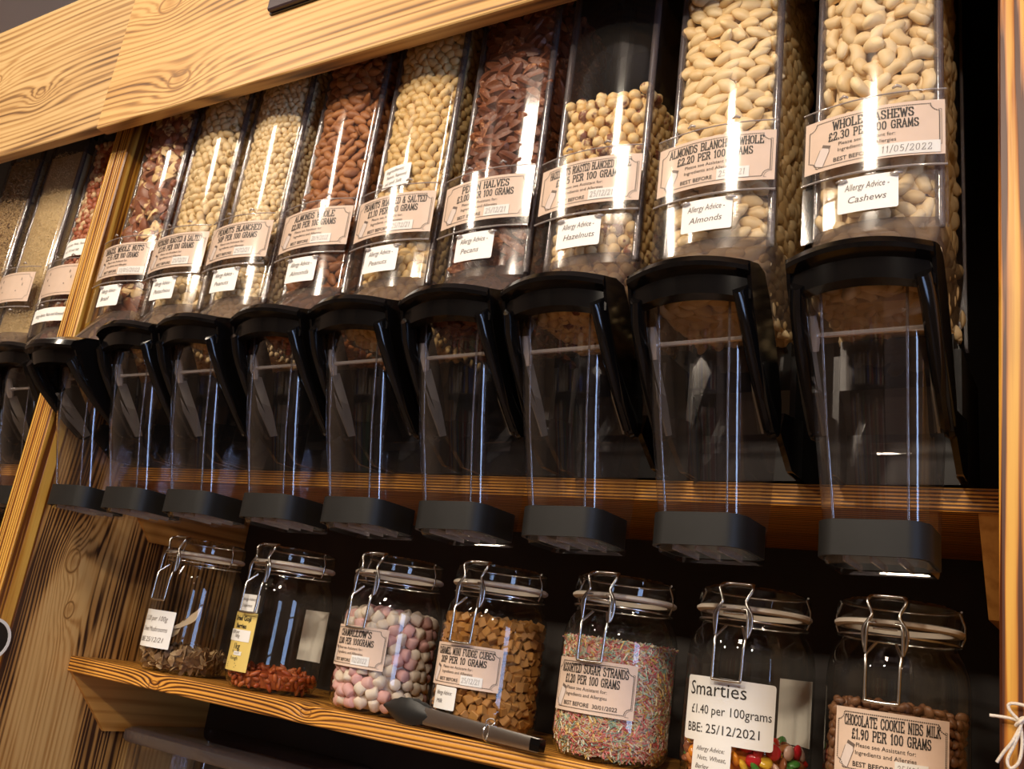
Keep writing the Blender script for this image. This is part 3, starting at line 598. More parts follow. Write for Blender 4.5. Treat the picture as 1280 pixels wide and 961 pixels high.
def cashew(L, w, bend=1.9):
    B = MB(); R = L*0.42; n = 9; m = 8; secs = []
    for i in range(n+1):
        t = -1+2*i/n; ang = t*bend*0.75; r = w*(1-abs(t)**3.5*0.45)*(0.92+0.16*math.cos(t*2.2)+0.10*t); 
        if i in (0, n): r *= 0.35
        cx, cz = R*math.sin(ang), R*math.cos(ang)-R*0.55; nx, nz = math.sin(ang), math.cos(ang)
        secs.append([(cx+nx*r*math.cos(2*PI*k/m), 0.80*r*math.sin(2*PI*k/m), cz+nz*r*math.cos(2*PI*k/m)) for k in range(m)])
    return B.loft(secs, caps=True)
def almondf(x, y, z, th, ph, a=0.012): s = 1-0.30*max(0, x/a); return (x, y*s, z*s)
def pecanf(x, y, z, th, ph): g = 1+0.26*math.cos(5*ph)*math.sin(th)+0.06*math.sin(x*1100); return (x, y*g*(1.0 if y > 0 else 0.75), z*g)
def peanutf(x, y, z, th, ph): s = 1-0.10*math.cos(th*2); return (x, y*s, z*s)
def brazilf(x, y, z, th, ph): g = 1+0.22*math.cos(3*ph); return (x+y*y*18, y*g, z*g)
def pistf(x, y, z, th, ph): s = 1-0.15*x/0.009; return (x, y*s*(1.10 if y > 0 else 0.92), z*s)
def cube(s):
    e = s*0.80; B = MB(); return B.loft([[(x, y, z) for x, y in ((-q, -q), (q, -q), (q, q), (-q, q))] for q, z in ((e, -s), (s, -e), (s, e), (e, s))], caps=True)
def mesh_of(b, mat, name, smooth=True): return b.mesh(name, mat, smooth, 60)
NM = {'cashew': nutmat('cashew_cream', (0.72, 0.51, 0.25), (0.87, 0.70, 0.43), rough=0.5, scale=120),
      'almond_b': nutmat('blanched_almond', (0.73, 0.50, 0.22), (0.87, 0.69, 0.40), rough=0.45, scale=90, bump=0.15),
      'hazel': nutmat('hazelnut', (0.74, 0.48, 0.18), (0.88, 0.69, 0.37), (0.20, 0.055, 0.018), patch=0.27, rough=0.45, scale=90),
      'pecan': nutmat('pecan', (0.10, 0.023, 0.007), (0.23, 0.068, 0.020), (0.44, 0.20, 0.085), patch=0.20, rough=0.42, scale=260, bump=1.0),
      'peanut': nutmat('roasted_peanut', (0.64, 0.42, 0.15), (0.80, 0.58, 0.27), rough=0.45, scale=120),
      'almond': nutmat('almond_skin', (0.27, 0.085, 0.02), (0.43, 0.17, 0.045), rough=0.5, scale=260, bump=0.6),
      'peanut_b': nutmat('blanched_peanut', (0.72, 0.52, 0.25), (0.87, 0.71, 0.44), rough=0.45, scale=100),
      'pist': nutmat('pistachio_shell', (0.66, 0.46, 0.20), (0.83, 0.66, 0.38), (0.33, 0.20, 0.05), patch=0.20, rough=0.45, scale=140),
      'brazil': nutmat('brazil_nut', (0.76, 0.54, 0.25), (0.70, 0.44, 0.17), (0.24, 0.075, 0.03), patch=0.50, rough=0.45, scale=75),
      'mix': nutmat('red_nut_mix', (0.36, 0.08, 0.03), (0.42, 0.15, 0.06), (0.76, 0.56, 0.32), patch=0.36, rough=0.5, scale=60),
      'grain': nutmat('beige_grain', (0.50, 0.36, 0.17), (0.66, 0.51, 0.29), rough=0.6, scale=60),
      'seed': nutmat('brown_seed', (0.26, 0.16, 0.07), (0.55, 0.38, 0.18), (0.06, 0.03, 0.02), patch=0.22, rough=0.6, scale=60)}
def variants(kind):
    rs = random.Random(3); m = NM[kind]
    if kind == 'cashew': return [mesh_of(cashew(0.0235*k, 0.0068*j, b), m, 'cashew') for k, j, b in ((1, 1, 1.8), (0.95, 1.0, 2.0), (1.15, 1.0, 1.4), (1.0, 0.95, 1.9))]+[mesh_of(ellipsoid(0.011, 0.005, 0.0065, 9, 6), m, 'cashew')]
    if kind == 'almond_b': return [mesh_of(ellipsoid(a, 0.0052, c, 9, 7, almondf), m, 'blanched_almond') for a, c in ((0.0128, 0.0078), (0.0140, 0.0080), (0.0115, 0.0076))]
    if kind == 'almond': return [mesh_of(ellipsoid(a, 0.0048, c, 9, 7, almondf), m, 'almond') for a, c in ((0.0125, 0.0070), (0.0135, 0.0072), (0.0115, 0.0068))]
    if kind == 'hazel': return [mesh_of(ellipsoid(a, 0.0069, 0.0072, 9, 6, lambda x, y, z, th, ph: (x*(1.12 if x > 0 else 0.95), y, z)), m, 'hazelnut') for a in (0.0074, 0.0080, 0.0070)]
    if kind == 'pecan': return [mesh_of(ellipsoid(a, 0.0066, c, 15, 9, pecanf), m, 'pecan_half') for a, c in ((0.0145, 0.0066), (0.0130, 0.0070), (0.0160, 0.0064))]
    if kind == 'peanut': return [mesh_of(ellipsoid(a, 0.0050, c, 8, 6, peanutf), m, 'roasted_peanut') for a, c in ((0.0092, 0.0060), (0.0082, 0.0062), (0.0105, 0.0058))]
    if kind == 'peanut_b': return [mesh_of(ellipsoid(a, 0.0044, 0.0050, 8, 6), m, 'blanched_peanut') for a in (0.0066, 0.0074, 0.0060)]
    if kind == 'pist': return [mesh_of(ellipsoid(a, 0.0063, 0.0072, 9, 6, pistf), m, 'pistachio') for a in (0.0100, 0.0110, 0.0092)]
    if kind == 'brazil': return [mesh_of(ellipsoid(a, 0.0075, 0.0082, 9, 6, brazilf), m, 'brazil_nut') for a in (0.0165, 0.0185, 0.0145)]
    if kind == 'mix': return [mesh_of(ellipsoid(a, 0.0050, 0.0062, 8, 5), m, 'mixed_nut') for a in (0.0085, 0.0105, 0.0065)]
SPACE = {'cashew': (0.0175, 0.0130), 'almond_b': (0.0190, 0.0120), 'almond': (0.0180, 0.0110), 'hazel': (0.0128, 0.0120), 'pecan': (0.0185, 0.0108), 'peanut': (0.0135, 0.0100), 'peanut_b': (0.0098, 0.0083), 'pist': (0.0150, 0.0115), 'brazil': (0.0230, 0.0140), 'mix': (0.0130, 0.0100)}
ORI = {'cashew': (0.55, 3.14), 'almond_b': (0.5, 0.75), 'almond': (0.55, 0.85), 'hazel': (1.5, 3.14), 'pecan': (0.6, 0.9), 'peanut': (0.6, 3.14), 'peanut_b': (0.9, 3.14), 'pist': (0.7, 1.3), 'brazil': (0.7, 1.2), 'mix': (0.9, 3.14)}
def fill_bin(x, y, kind, z0, z1, label, group, cat, cap=300, lean=0.0):
    """a front layer of separate nuts against the clear wall, the rest as one pile behind"""
    rs = random.Random(int(abs(x)*1000)+5); V = variants(kind); sx, sz = SPACE[kind]; tilt, spin = ORI[kind]
    hw = HWB-0.004-sx*0.28; front = []; rest = []
    thick = {'cashew': 0.0065, 'almond_b': 0.006, 'almond': 0.0055, 'hazel': 0.0075, 'pecan': 0.0065, 'peanut': 0.0055, 'peanut_b': 0.005, 'pist': 0.007, 'brazil': 0.008, 'mix': 0.006}[kind]
    def yfront(xx, zz):
        b = 0.012-0.010*(1-(xx/(HWB-0.01))**2) if abs(xx) < HWB-0.01 else 0.012+0.003
        return b + (0.0 if zz > 0.205 else -min(0.205-zz, 0.06)*0.62*0.5)
    nx = max(2, round(2*hw/sx)); nz = int((z1-z0)/sz)
    for layer in range(2):
        for k in range(nz+1):
            for i in range(nx+1):
                xx = -hw+2*hw*(i+(0.5 if (k+layer) % 2 else 0.0)-0.25)/nx+rs.uniform(-1, 1)*sx*0.16; zz = z0+sz*k+rs.uniform(-1, 1)*sz*0.18
                if abs(xx) > hw+0.001 or zz > z1-(layer == 0)*0.0: continue
                zz2 = zz-0.02*(xx/hw)*0.3 if zz > z1-0.03 else zz
                yy = yfront(xx, zz)+thick*1.05+0.0012+abs(rs.gauss(0, 0.0012))+layer*thick*1.15
                e = Euler((rs.gauss(0, tilt*0.5), rs.uniform(-spin, spin), rs.gauss(0, tilt*0.5)), 'XYZ')
                (front if layer == 0 else rest).append((Vector((x+xx, y+yy, UZ+zz2)), e, rs.choice(V)))
    for s in (-1, 1):                        # side walls
        ny = int(0.13/sx)
        for k in range(nz+1):
            for i in range(ny+1):
                yy = 0.026+sx*(i+(0.5 if k % 2 else 0))+rs.uniform(-1, 1)*sx*0.15; zz = z0+sz*k+rs.uniform(-1, 1)*sz*0.18
                if yy > 0.152 or zz > z1: continue
                e = Euler((rs.gauss(0, tilt*0.4), rs.uniform(-spin, spin), PI/2+rs.gauss(0, tilt*0.4)), 'XYZ')
                (front if (s > 0 and len(front) < cap and yy < 0.09) else rest).append((Vector((x+s*(HWB-0.002-thick*1.05), y+yy, UZ+zz)), e, rs.choice(V)))
    ny = int(0.13/sx)
    for i in range(nx+1):                    # top of the pile
        for k in range(ny+1): rest.append((Vector((x-hw+2*hw*i/nx, y+0.02+sx*k, UZ+z1+rs.uniform(-1, 1)*thick*0.5)), Euler((rs.gauss(0, .4), rs.gauss(0, .4), rs.uniform(-3, 3))), rs.choice(V)))
    for i in range(nx+1):                    # underside of the pile
        for k in range(ny+1): rest.append((Vector((x-hw*0.95+1.9*hw*i/nx, y+0.012+sx*k, UZ+z0-0.002+rs.uniform(-1, 1)*thick*0.4)), Euler((rs.gauss(0, .4), rs.gauss(0, .4), rs.uniform(-3, 3))), rs.choice(V)))
    if len(front) > cap:
        keep = set(sorted(range(len(front)), key=lambda q: abs(front[q][0].z-UZ-0.33))[:cap]); rest += [f for q, f in enumerate(front) if q not in keep]; front = [f for q, f in enumerate(front) if q in keep]
    if lean:
        Rl = Matrix.Rotation(-lean, 3, 'Y'); pv = Vector((x, y, UZ+0.285))
        front = [(Rl @ (p-pv)+pv, e, m) for p, e, m in front]; rest = [(Rl @ (p-pv)+pv, e, m) for p, e, m in rest]
    place(front, rest, label, group, cat, core=(x-HWB+0.014, x+HWB-0.014, y+0.024, y+0.15, UZ+z0-0.004, UZ+z1-0.004), mat=NM[kind])
def place(front, rest, label, group, cat, core=None, mat=None, corelathe=None, scale=1.0):
    for p, e, m in front:
        o = bpy.data.objects.new(m.name.split('.')[0], m); COL.objects.link(o); o.location = p; o.rotation_euler = e
        if scale != 1.0: o.scale = (scale,)*3
        o['label'] = label; o['category'] = cat; o['group'] = group
    b = MB(); cache = {}
    for p, e, m in rest:
        if m.name not in cache: cache[m.name] = ([v.co.copy() for v in m.vertices], [tuple(q.vertices) for q in m.polygons])
        R = e.to_matrix(); vs, fs = cache[m.name]; b.add([R @ v * scale + p for v in vs], fs)
    if core: b.box(*core)
    if corelathe: b.add(corelathe.v, corelathe.f)
    if b.v:
        base = front[0][2].name.split('.')[0] if front else 'pile'
        tag(b.obj(base+'_pile', mat, None, True, 60), group.replace(' in ', ' packed behind the outer layer in ', 1), cat, None, 'stuff')
NUTS = {1: ('brazil', 'brazil nut, shelled, in the dispenser beside the dividing post', 'brazil nuts in the dispenser'), 2: ('pist', 'roasted pistachio in a pale split shell in its dispenser', 'pistachios in the dispenser'),
        3: ('peanut_b', 'small pale blanched peanut in the clear dispenser', 'blanched peanuts in the dispenser'), 4: ('almond', 'whole almond with brown skin in the clear dispenser', 'brown almonds in the dispenser'),
        5: ('peanut', 'roasted salted peanut in the clear dispenser', 'roasted peanuts in the dispenser'), 6: ('pecan', 'dark ridged pecan half in the clear dispenser', 'pecan halves in the dispenser'),
        7: ('hazel', 'round roasted hazelnut in the part-filled dispenser', 'hazelnuts in the dispenser'), 8: ('almond_b', 'smooth cream blanched almond in the clear dispenser', 'blanched almonds in the dispenser'),
        9: ('cashew', 'curved cream cashew nut in the clear dispenser', 'cashews in the dispenser')}
TOPZ = {1: 0.575, 2: 0.585, 3: 0.575, 4: 0.565, 5: 0.575, 6: 0.575, 7: 0.405, 8: 0.575, 9: 0.575}
for n, (k, lab, grp) in NUTS.items(): fill_bin(DX[n], 0.0, k, 0.142, TOPZ[n], lab, grp, 'nut', lean=math.radians(LEAN[n]))
fill_bin(LEFTX[0], 0.03, 'mix', 0.142, 0.555, 'red-brown or cream piece of the nut mix beside the post', 'mixed nuts in the dispenser', 'nut')
def grains(x, y, kind, size, z1, label, name):
    """fine seed filling: thousands of specks nobody could count"""
    rs = random.Random(11); b = MB(); hw = HWB-0.003
    b.box(x-hw+0.002, x+hw-0.002, y+0.017, y+0.155, UZ+0.142, UZ+z1)
    def speck(px, py, pz):
        s = size*rs.uniform(0.7, 1.2); a, c, d = rs.uniform(0.8, 1.3)*s, s*rs.uniform(0.6, 1), s*rs.uniform(0.7, 1.1)
        b.add([(px+a, py, pz), (px-a, py, pz), (px, py+c, pz), (px, py-c, pz), (px, py, pz+d), (px, py, pz-d)], [(0,2,4),(2,1,4),(1,3,4),(3,0,4),(2,0,5),(1,2,5),(3,1,5),(0,3,5)])
    n = int(0.105*0.42/(size*size*2.6))
    for _ in range(min(n, 5200)):
        xx = rs.uniform(-hw, hw); yf = 0.0135-0.010*(1-min(1, abs(xx)/(HWB-0.008))**2); speck(x+xx, y+yf+0.003+rs.random()*0.002, UZ+rs.uniform(0.142, z1))
    for _ in range(min(n, 3500)): speck(x+hw-0.001, y+rs.uniform(0.02, 0.15), UZ+rs.uniform(0.142, z1))
    tag(b.obj(name, NM[kind], None), label, 'seeds', None, 'stuff')
grains(LEFTX[1], 0.03, 'grain', 0.0011, 0.56, 'fine beige seed grains filling a clear dispenser', 'beige_grain')
grains(LEFTX[2], 0.03, 'seed', 0.0021, 0.57, 'coarse brown and dark seed mix filling a clear dispenser', 'seed_mix')

# ------------------------------------------------------------------ clip-top jars
JR, JY = 0.0635, 0.207
JPROF = [(0.0, 0.001), (0.048, 0.0), (0.056, 0.003), (0.0615, 0.012), (JR, 0.024), (JR, 0.118), (0.0622, 0.130), (0.0585, 0.142), (0.0535, 0.150), (0.0515, 0.156), (0.0540, 0.160), (0.0545, 0.164), (0.0520, 0.1658), (0.049, 0.1658)]
JBODY = MB().lathe(JPROF, 56).mesh('body', GLASS, True, 60)
JLID = MB().lathe([(0.050, 0.1714), (0.0555, 0.1720), (0.0565, 0.179), (0.0555, 0.188), (0.050, 0.1915), (0.040, 0.190), (0.020, 0.194), (0.0, 0.195)], 48).mesh('lid', GLASSLID, True, 50)
JGASK = MB().lathe([(0.048, 0.1660), (0.0562, 0.1660), (0.0580, 0.1675), (0.0580, 0.1700), (0.0562, 0.1712), (0.048, 0.1712), (0.048, 0.1660)], 48).mesh('gasket', GASKET, True, 50)
yb_ = -0.0575
wr = MB(); wr.tube([(0.0545*math.cos(2*PI*k/40), 0.0545*math.sin(2*PI*k/40), 0.1575) for k in range(40)], 0.0011, 6, True)
JNECK = wr.mesh('neck_wire', STEEL, True, 60)
wr = MB()
for s in (-1, 1): wr.tube([(s*0.0545, 0, 0.1575), (s*0.0575, 0.0, 0.165), (s*0.0575, 0.0, 0.176), (s*0.053, 0, 0.188)], 0.0011, 6)
wr.tube(smoothpts([(0.0545*math.cos(a), 0.0545*math.sin(a), 0.1895) for a in [PI*k/10 for k in range(11)]], 2), 0.0011, 6)
JLW = wr.mesh('lid_wire', STEEL, True, 60)
half = [(0.0125, yb_+0.008, 0.1925), (0.0155, yb_+0.001, 0.190), (0.0165, yb_-0.002, 0.186), (0.0125, yb_-0.004, 0.177), (0.0125, yb_-0.005, 0.172), (0.0185, yb_-0.006, 0.162), (0.0185, yb_-0.005, 0.150), (0.0160, yb_-0.006, 0.141)]
pts = [(-x, y, z) for x, y, z in half[::-1]]+half
JBAIL = MB().tube(smoothpts(pts, 4), 0.00165, 8).mesh('bail_wire', STEEL, True, 60)
lev = MB(); lp = [(0.0085, yb_+0.001, 0.150), (0.0130, yb_-0.006, 0.142), (0.0150, yb_-0.009, 0.138), (0.0145, yb_-0.011, 0.128), (0.0140, yb_-0.012, 0.102), (0.0115, yb_-0.0125, 0.0985)]
lev.tube(smoothpts([(-x, y, z) for x, y, z in lp]+lp[::-1], 3), 0.0016, 8)
for s in (-1, 1): lev.tube([(s*0.008, yb_-0.004, 0.167), (s*0.0145, yb_-0.0065, 0.1665), (s*0.0155, yb_-0.007, 0.160), (s*0.0160, yb_-0.0075, 0.140)], 0.0016, 8)
lev.tube([(-0.0105, yb_-0.0045, 0.1625), (0.0105, yb_-0.0045, 0.1625)], 0.0012, 8)
JLEV = lev.mesh('clasp_lever', STEEL, True, 60)
def jarwrap(a0=0.0, r=JR):
    def w(x, z, lift):
        a = -PI/2+a0+x/r; return ((r+lift)*math.cos(a), (r+lift)*math.sin(a), z)
    return w
def jar(x, label, rz=0.0, y=JY):
    t = empty('clip_top_jar', (x, y, LZ+0.0005), rz); tag(t, label, 'jar', 'clip-top jars on the lower shelf')
    for nme, m in (('body', JBODY), ('lid', JLID), ('gasket', JGASK), ('neck_wire', JNECK), ('lid_wire', JLW), ('bail_wire', JBAIL), ('clasp_lever', JLEV)): link(nme, m, t)
    return t
def cyl_fill(x, V, sp, z1, label, group, cat, mat, thick, tilt=0.6, cap=300, z0=0.006, r=JR-0.003, wedge=0.0, core=True, topr=1.0):
    rs = random.Random(int(abs(x)*977)+3); front = []; rest = []; su, sz = sp; k = 0; z = z0+thick
    while z < z1:
        rr = r-thick
        if z < 0.022: rr -= (0.022-z)*0.6
        n = int(2*PI*rr/su)
        for i in range(n):
            a = 2*PI*(i+0.5*(k % 2))/n+rs.uniform(-.2, .2)*su/rr
            zz = z+rs.uniform(-1, 1)*sz*0.25
            if zz > z1-0.001: continue
            p = Vector((x+rr*math.cos(a), JY+rr*math.sin(a), LZ+zz)); e = Euler((rs.gauss(0, tilt), rs.uniform(-PI, PI), rs.gauss(0, tilt)+a+PI/2), 'XYZ')
            ca = math.cos(a-math.radians(-70))
            (front if ca > -0.1 and len(front) < cap else rest).append((p, e, rs.choice(V)))
        z += sz; k += 1
    nr = max(1, int(r*topr/su))
    for ring_ in range(nr):                  # top of the heap
        rr = r*topr*ring_/nr*0.92; n = max(1, int(2*PI*rr/su))
        for i in range(n):
            a = 2*PI*i/n+rs.random(); p = Vector((x+rr*math.cos(a), JY+rr*math.sin(a), LZ+z1-0.002+rs.uniform(-1, 1)*thick*0.4+wedge*(1-rr/r)))
            (front if len(front) < cap else rest).append((p, Euler((rs.gauss(0, tilt), rs.gauss(0, tilt), rs.uniform(-PI, PI))), rs.choice(V)))
    cl = None
    if core: cl = MB().lathe([(0.0, z0), (r-thick*1.9-0.008, z0), (r-thick*1.6, 0.022), (r-thick*1.6, max(0.023, z1-thick)), (0.0, z1-thick+wedge)], 24, x, JY); cl.v = [(a, b, c+LZ) for a, b, c in cl.v]
    place(front, rest, label, group, cat, None, mat, cl)
JX = [-0.925, -0.738, -0.546, -0.388, -0.222, -0.074, 0.067]
W0 = jarwrap()
# 1 dried mushrooms
j = jar(JX[0], 'clip-top glass jar a third full of dried mushroom slices with plain white label'); SIDE = jarwrap()
hand_sticker(j, SIDE, -0.040, 0.032, 0.032, 0.084, ('£1.20 per 100g', 'Dried Mushrooms', 'BBE 25/12/21'), name='white_label', sz=0.19, ink=INKG, r=0.001)
MUSH = nutmat('dried_mushroom', (0.13, 0.06, 0.02), (0.30, 0.16, 0.06), (0.50, 0.33, 0.16), patch=0.30, rough=0.6, scale=60)
def slice_mesh(L, w):
    B = MB(); secs = []
    for i in range(7):
        t = -1+2*i/6; ww = w*(1-t*t*0.75)*(1+0.25*math.sin(t*5)); c = 0.25*L*t*t
        secs.append([(L*t, -0.0008, c-ww), (L*t, 0.0008, c-ww), (L*t, 0.0012, c+ww), (L*t, -0.0004, c+ww)])
    return B.loft(secs, caps=True)
MV = [mesh_of(slice_mesh(l, w_), MUSH, 'mushroom_slice') for l, w_ in ((0.009, 0.0038), (0.011, 0.0042), (0.007, 0.0045))]
cyl_fill(JX[0], MV, (0.011, 0.0065), 0.034, 'dried brown mushroom slice lying in the glass jar', 'dried mushroom slices in a jar', 'mushroom', MUSH, 0.004, 0.6, wedge=0.006)
LV = [mesh_of(slice_mesh(0.023, 0.0045), nutmat('pale_slice', (0.62, 0.44, 0.24), (0.72, 0.56, 0.36), rough=0.6, scale=80), 'mushroom_slice')]
place([(Vector((JX[0]+0.022, JY-0.048, LZ+0.055)), Euler((0.1, -0.75, 0.4)), LV[0]), (Vector((JX[0]+0.040, JY-0.038, LZ+0.076)), Euler((0.1, -0.8, 0.8)), LV[0]), (Vector((JX[0]+0.002, JY-0.054, LZ+0.062)), Euler((0.1, 0.5, 0.1)), LV[0])], [], 'long pale mushroom slice standing against the jar glass', 'pale mushroom slices in a jar', 'mushroom')
# 2 goji berries
j = jar(JX[1], 'clip-top glass jar of orange-red dried berries with tall yellow label')
c = sheet('yellow_label', -0.040, 0.014, 0.022, 0.098, W0, 0.0006, YELLOW, j)
p = Print(); p.add(bfont('Dried Goji', 0.0085, 0.0003), -0.013, 0.087); p.add(bfont('Berries', 0.0085, 0.0003), -0.013, 0.077); p.add(bfont('1kg', 0.011, 0.0002), -0.013, 0.050)
p.add(bfont('Keep dry', 0.0045), -0.013, 0.0455); p.add(bfont('Rough', 0.007), -0.014, 0.036)
for k, q in enumerate((0.026, 0.0285, 0.031)): p.quad(-0.030, -0.008+0.003*(k % 2), q, q+0.0008)
p.obj('lettering', INK, c, W0, 0.0009)
hand_sticker(j, W0, -0.043, 0.009, 0.060, 0.075, ('£1.00 per', '       100g'), name='price_strip', sz=0.42, r=0.0005, lift=0.0012)
hand_sticker(j, W0, -0.016, 0.000, 0.042, 0.047, ('25/12/21',), name='date_sticker', sz=0.6, r=0.0003, lift=0.0012)
hand_sticker(j, W0, -0.026, 0.012, 0.099, 0.122, ('Allergy Advice', 'Sulphites'), sz=0.26, r=0.001)
RIGHTB = jarwrap(2.95, JR-0.002); sheet('back_label', -0.026, 0.030, 0.045, 0.115, RIGHTB, 0.0, TAN, j)
GOJI = nutmat('dried_berry', (0.36, 0.055, 0.012), (0.50, 0.13, 0.03), rough=0.45, scale=90, bump=0.6)
cyl_fill(JX[1], [mesh_of(ellipsoid(a, 0.003, 0.0035, 7, 5), GOJI, 'dried_berry') for a in (0.0070, 0.0085, 0.0060)], (0.013, 0.0065), 0.028, 'small wrinkled orange-red dried berry in the glass jar', 'dried berries in a jar', 'berry', GOJI, 0.0035, wedge=0.006)
# 3 marshmallows
j = jar(JX[2], 'clip-top glass jar full of pink and white mini marshmallows')
price_card(j, W0, -0.054, 0.042, 0.052, 0.101, "CHAMALLOW'S", '£1.00 PER 100GRAMS', '02/2022')
MARSH = hues('marshmallow', [(0.84, 0.72, 0.60), (0.78, 0.47, 0.44), (0.82, 0.68, 0.56), (0.76, 0.43, 0.41)], 0.7)
def drum(r, hh): return MB().lathe([(0, -hh), (r*0.82, -hh), (r, -hh*0.75), (r*1.02, 0), (r, hh*0.75), (r*0.82, hh), (0, hh)], 10)
cyl_fill(JX[2], [mesh_of(drum(r, hh), MARSH, 'mini_marshmallow') for r, hh in ((0.0072, 0.0075), (0.0078, 0.0068))], (0.0155, 0.0128), 0.122, 'mini marshmallow, pink or white, in the glass jar', 'mini marshmallows in a jar', 'marshmallow', MARSH, 0.0078, 0.9)
# 4 fudge
j = jar(JX[3], 'clip-top glass jar full of small brown fudge cubes')
price_card(j, W0, -0.050, 0.050, 0.050, 0.097, 'CARAMEL MINI FUDGE CUBES', '20P PER 10 GRAMS', '25/12/21')
hand_sticker(j, W0, -0.034, 0.002, 0.024, 0.049, ('Allergy Advice:', 'Milk'), CREAM, r=0.0015)
FUDGE = nutmat('fudge', (0.40, 0.165, 0.03), (0.56, 0.27, 0.07), rough=0.6, scale=90)
cyl_fill(JX[3], [mesh_of(cube(s), FUDGE, 'fudge_cube', False) for s in (0.0048, 0.0054, 0.0043)], (0.0112, 0.0095), 0.130, 'small caramel-brown fudge cube in the glass jar', 'fudge cubes in a jar', 'fudge', FUDGE, 0.006, 0.9)
# 5 sugar strands
j = jar(JX[4], 'clip-top glass jar of thin multicoloured sugar strands')
price_card(j, W0, -0.052, 0.050, 0.046, 0.100, 'ASSORTED SUGAR STRANDS', '£1.20 PER 100 GRAMS', '30/01/2022', datebox=False, printed_date=True)
STR = hues('sugar_strands', [(0.82, 0.70, 0.42), (0.76, 0.20, 0.20), (0.84, 0.76, 0.60), (0.40, 0.62, 0.52), (0.80, 0.52, 0.16), (0.78, 0.34, 0.32), (0.86, 0.78, 0.64)], 0.5)
b = MB(); rs = random.Random(21); rr = JR-0.0025
def strand(p, d, L, r=0.00075):
    d = Vector(d).normalized(); n = d.orthogonal().normalized(); m_ = d.cross(n); a, c = Vector(p)-d*L/2, Vector(p)+d*L/2
    b.add([a+n*r, a-n*r*0.5+m_*r*0.87, a-n*r*0.5-m_*r*0.87, c+n*r, c-n*r*0.5+m_*r*0.87, c-n*r*0.5-m_*r*0.87], [(0, 1, 4, 3), (1, 2, 5, 4), (2, 0, 3, 5), (0, 2, 1), (3, 4, 5)])
for _ in range(9000):
    a = rs.uniform(0, 2*PI); z = rs.uniform(0.006, 0.122); q = rr-rs.random()*0.0025
    if z < 0.022: q -= (0.022-z)*0.65
    ta = Vector((-math.sin(a), math.cos(a), 0)); th = rs.gauss(0, 0.8); strand((q*math.cos(a), q*math.sin(a), z), ta*math.cos(th)+Vector((0, 0, 1))*math.sin(th), rs.uniform(0.004, 0.010))
for _ in range(1500):
    a = rs.uniform(0, 2*PI); q = rr*math.sqrt(rs.random()); strand((q*math.cos(a), q*math.sin(a), 0.122+rs.uniform(-.001, .002)), (rs.gauss(0, 1), rs.gauss(0, 1), rs.gauss(0, .2)), 0.008)
b.lathe([(0, 0.007), (rr-0.014, 0.007), (rr-0.003, 0.022), (rr-0.003, 0.120), (0, 0.120)], 32)
tag(b.obj('sugar_strands', STR, None, loc=(JX[4], JY, LZ)), 'mass of thin pastel multicoloured sugar strands in a glass jar', 'sprinkles', None, 'stuff')
# 6 candies
j = jar(JX[5], 'clip-top glass jar a third full of bright sugar-coated candies with handwritten label')
hand_sticker(j, W0, -0.052, 0.046, 0.040, 0.100, ('Smarties', '£1.40 per 100grams', 'BBE: 25/12/2021'), CREAM, name='handwritten_label', first=1.55, sz=0.20, ink=INK, r=0.003, shear=0.0, indent=0.07, wmax=0.86)
hand_sticker(j, W0, -0.034, 0.008, 0.012, 0.040, ('Allergy Advice:', 'Nuts, Wheat,', 'Barley'), CREAM, sz=0.22, r=0.001)
sheet('back_label', -0.034, 0.026, 0.046, 0.110, jarwrap(2.5, JR-0.002), 0.0, TAN, j)
CANDY = hues('sugar_shell', [(0.72, 0.03, 0.02), (0.80, 0.26, 0.02), (0.06, 0.22, 0.035), (0.78, 0.46, 0.04), (0.70, 0.45, 0.36), (0.60, 0.02, 0.03), (0.30, 0.10, 0.04), (0.78, 0.30, 0.10)], 0.22, 0.3)
cyl_fill(JX[5], [mesh_of(ellipsoid(0.0075, 0.0075, 0.0036, 10, 6), CANDY, 'candy')], (0.0150, 0.0095), 0.044, 'lentil-shaped sugar-coated candy in the glass jar', 'sugar-coated candies in a jar', 'candy', CANDY, 0.0068, 0.9, wedge=0.008)
# 7 cookie nibs
j = jar(JX[6], 'clip-top glass jar half full of brown chocolate nibs')
price_card(j, W0, -0.046, 0.058, 0.036, 0.091, 'CHOCOLATE COOKIE NIBS MILK', '£1.90 PER 100 GRAMS', '25/12/21')
hand_sticker(j, W0, -0.024, 0.016, 0.016, 0.038, ('Allergy Advice:', 'Milk, Wheat'), sz=0.26, r=0.001)
NIB = nutmat('chocolate_nib', (0.16, 0.065, 0.03), (0.30, 0.14, 0.065), rough=0.45, scale=90)
cyl_fill(JX[6], [mesh_of(ellipsoid(0.0056, 0.0050, 0.0034, 8, 5), NIB, 'chocolate_nib'), mesh_of(ellipsoid(0.0064, 0.0058, 0.0036, 8, 5), NIB, 'chocolate_nib')], (0.0108, 0.0078), 0.098, 'small round brown chocolate nib in the glass jar', 'chocolate nibs in a jar', 'chocolate', NIB, 0.0052, 0.8)

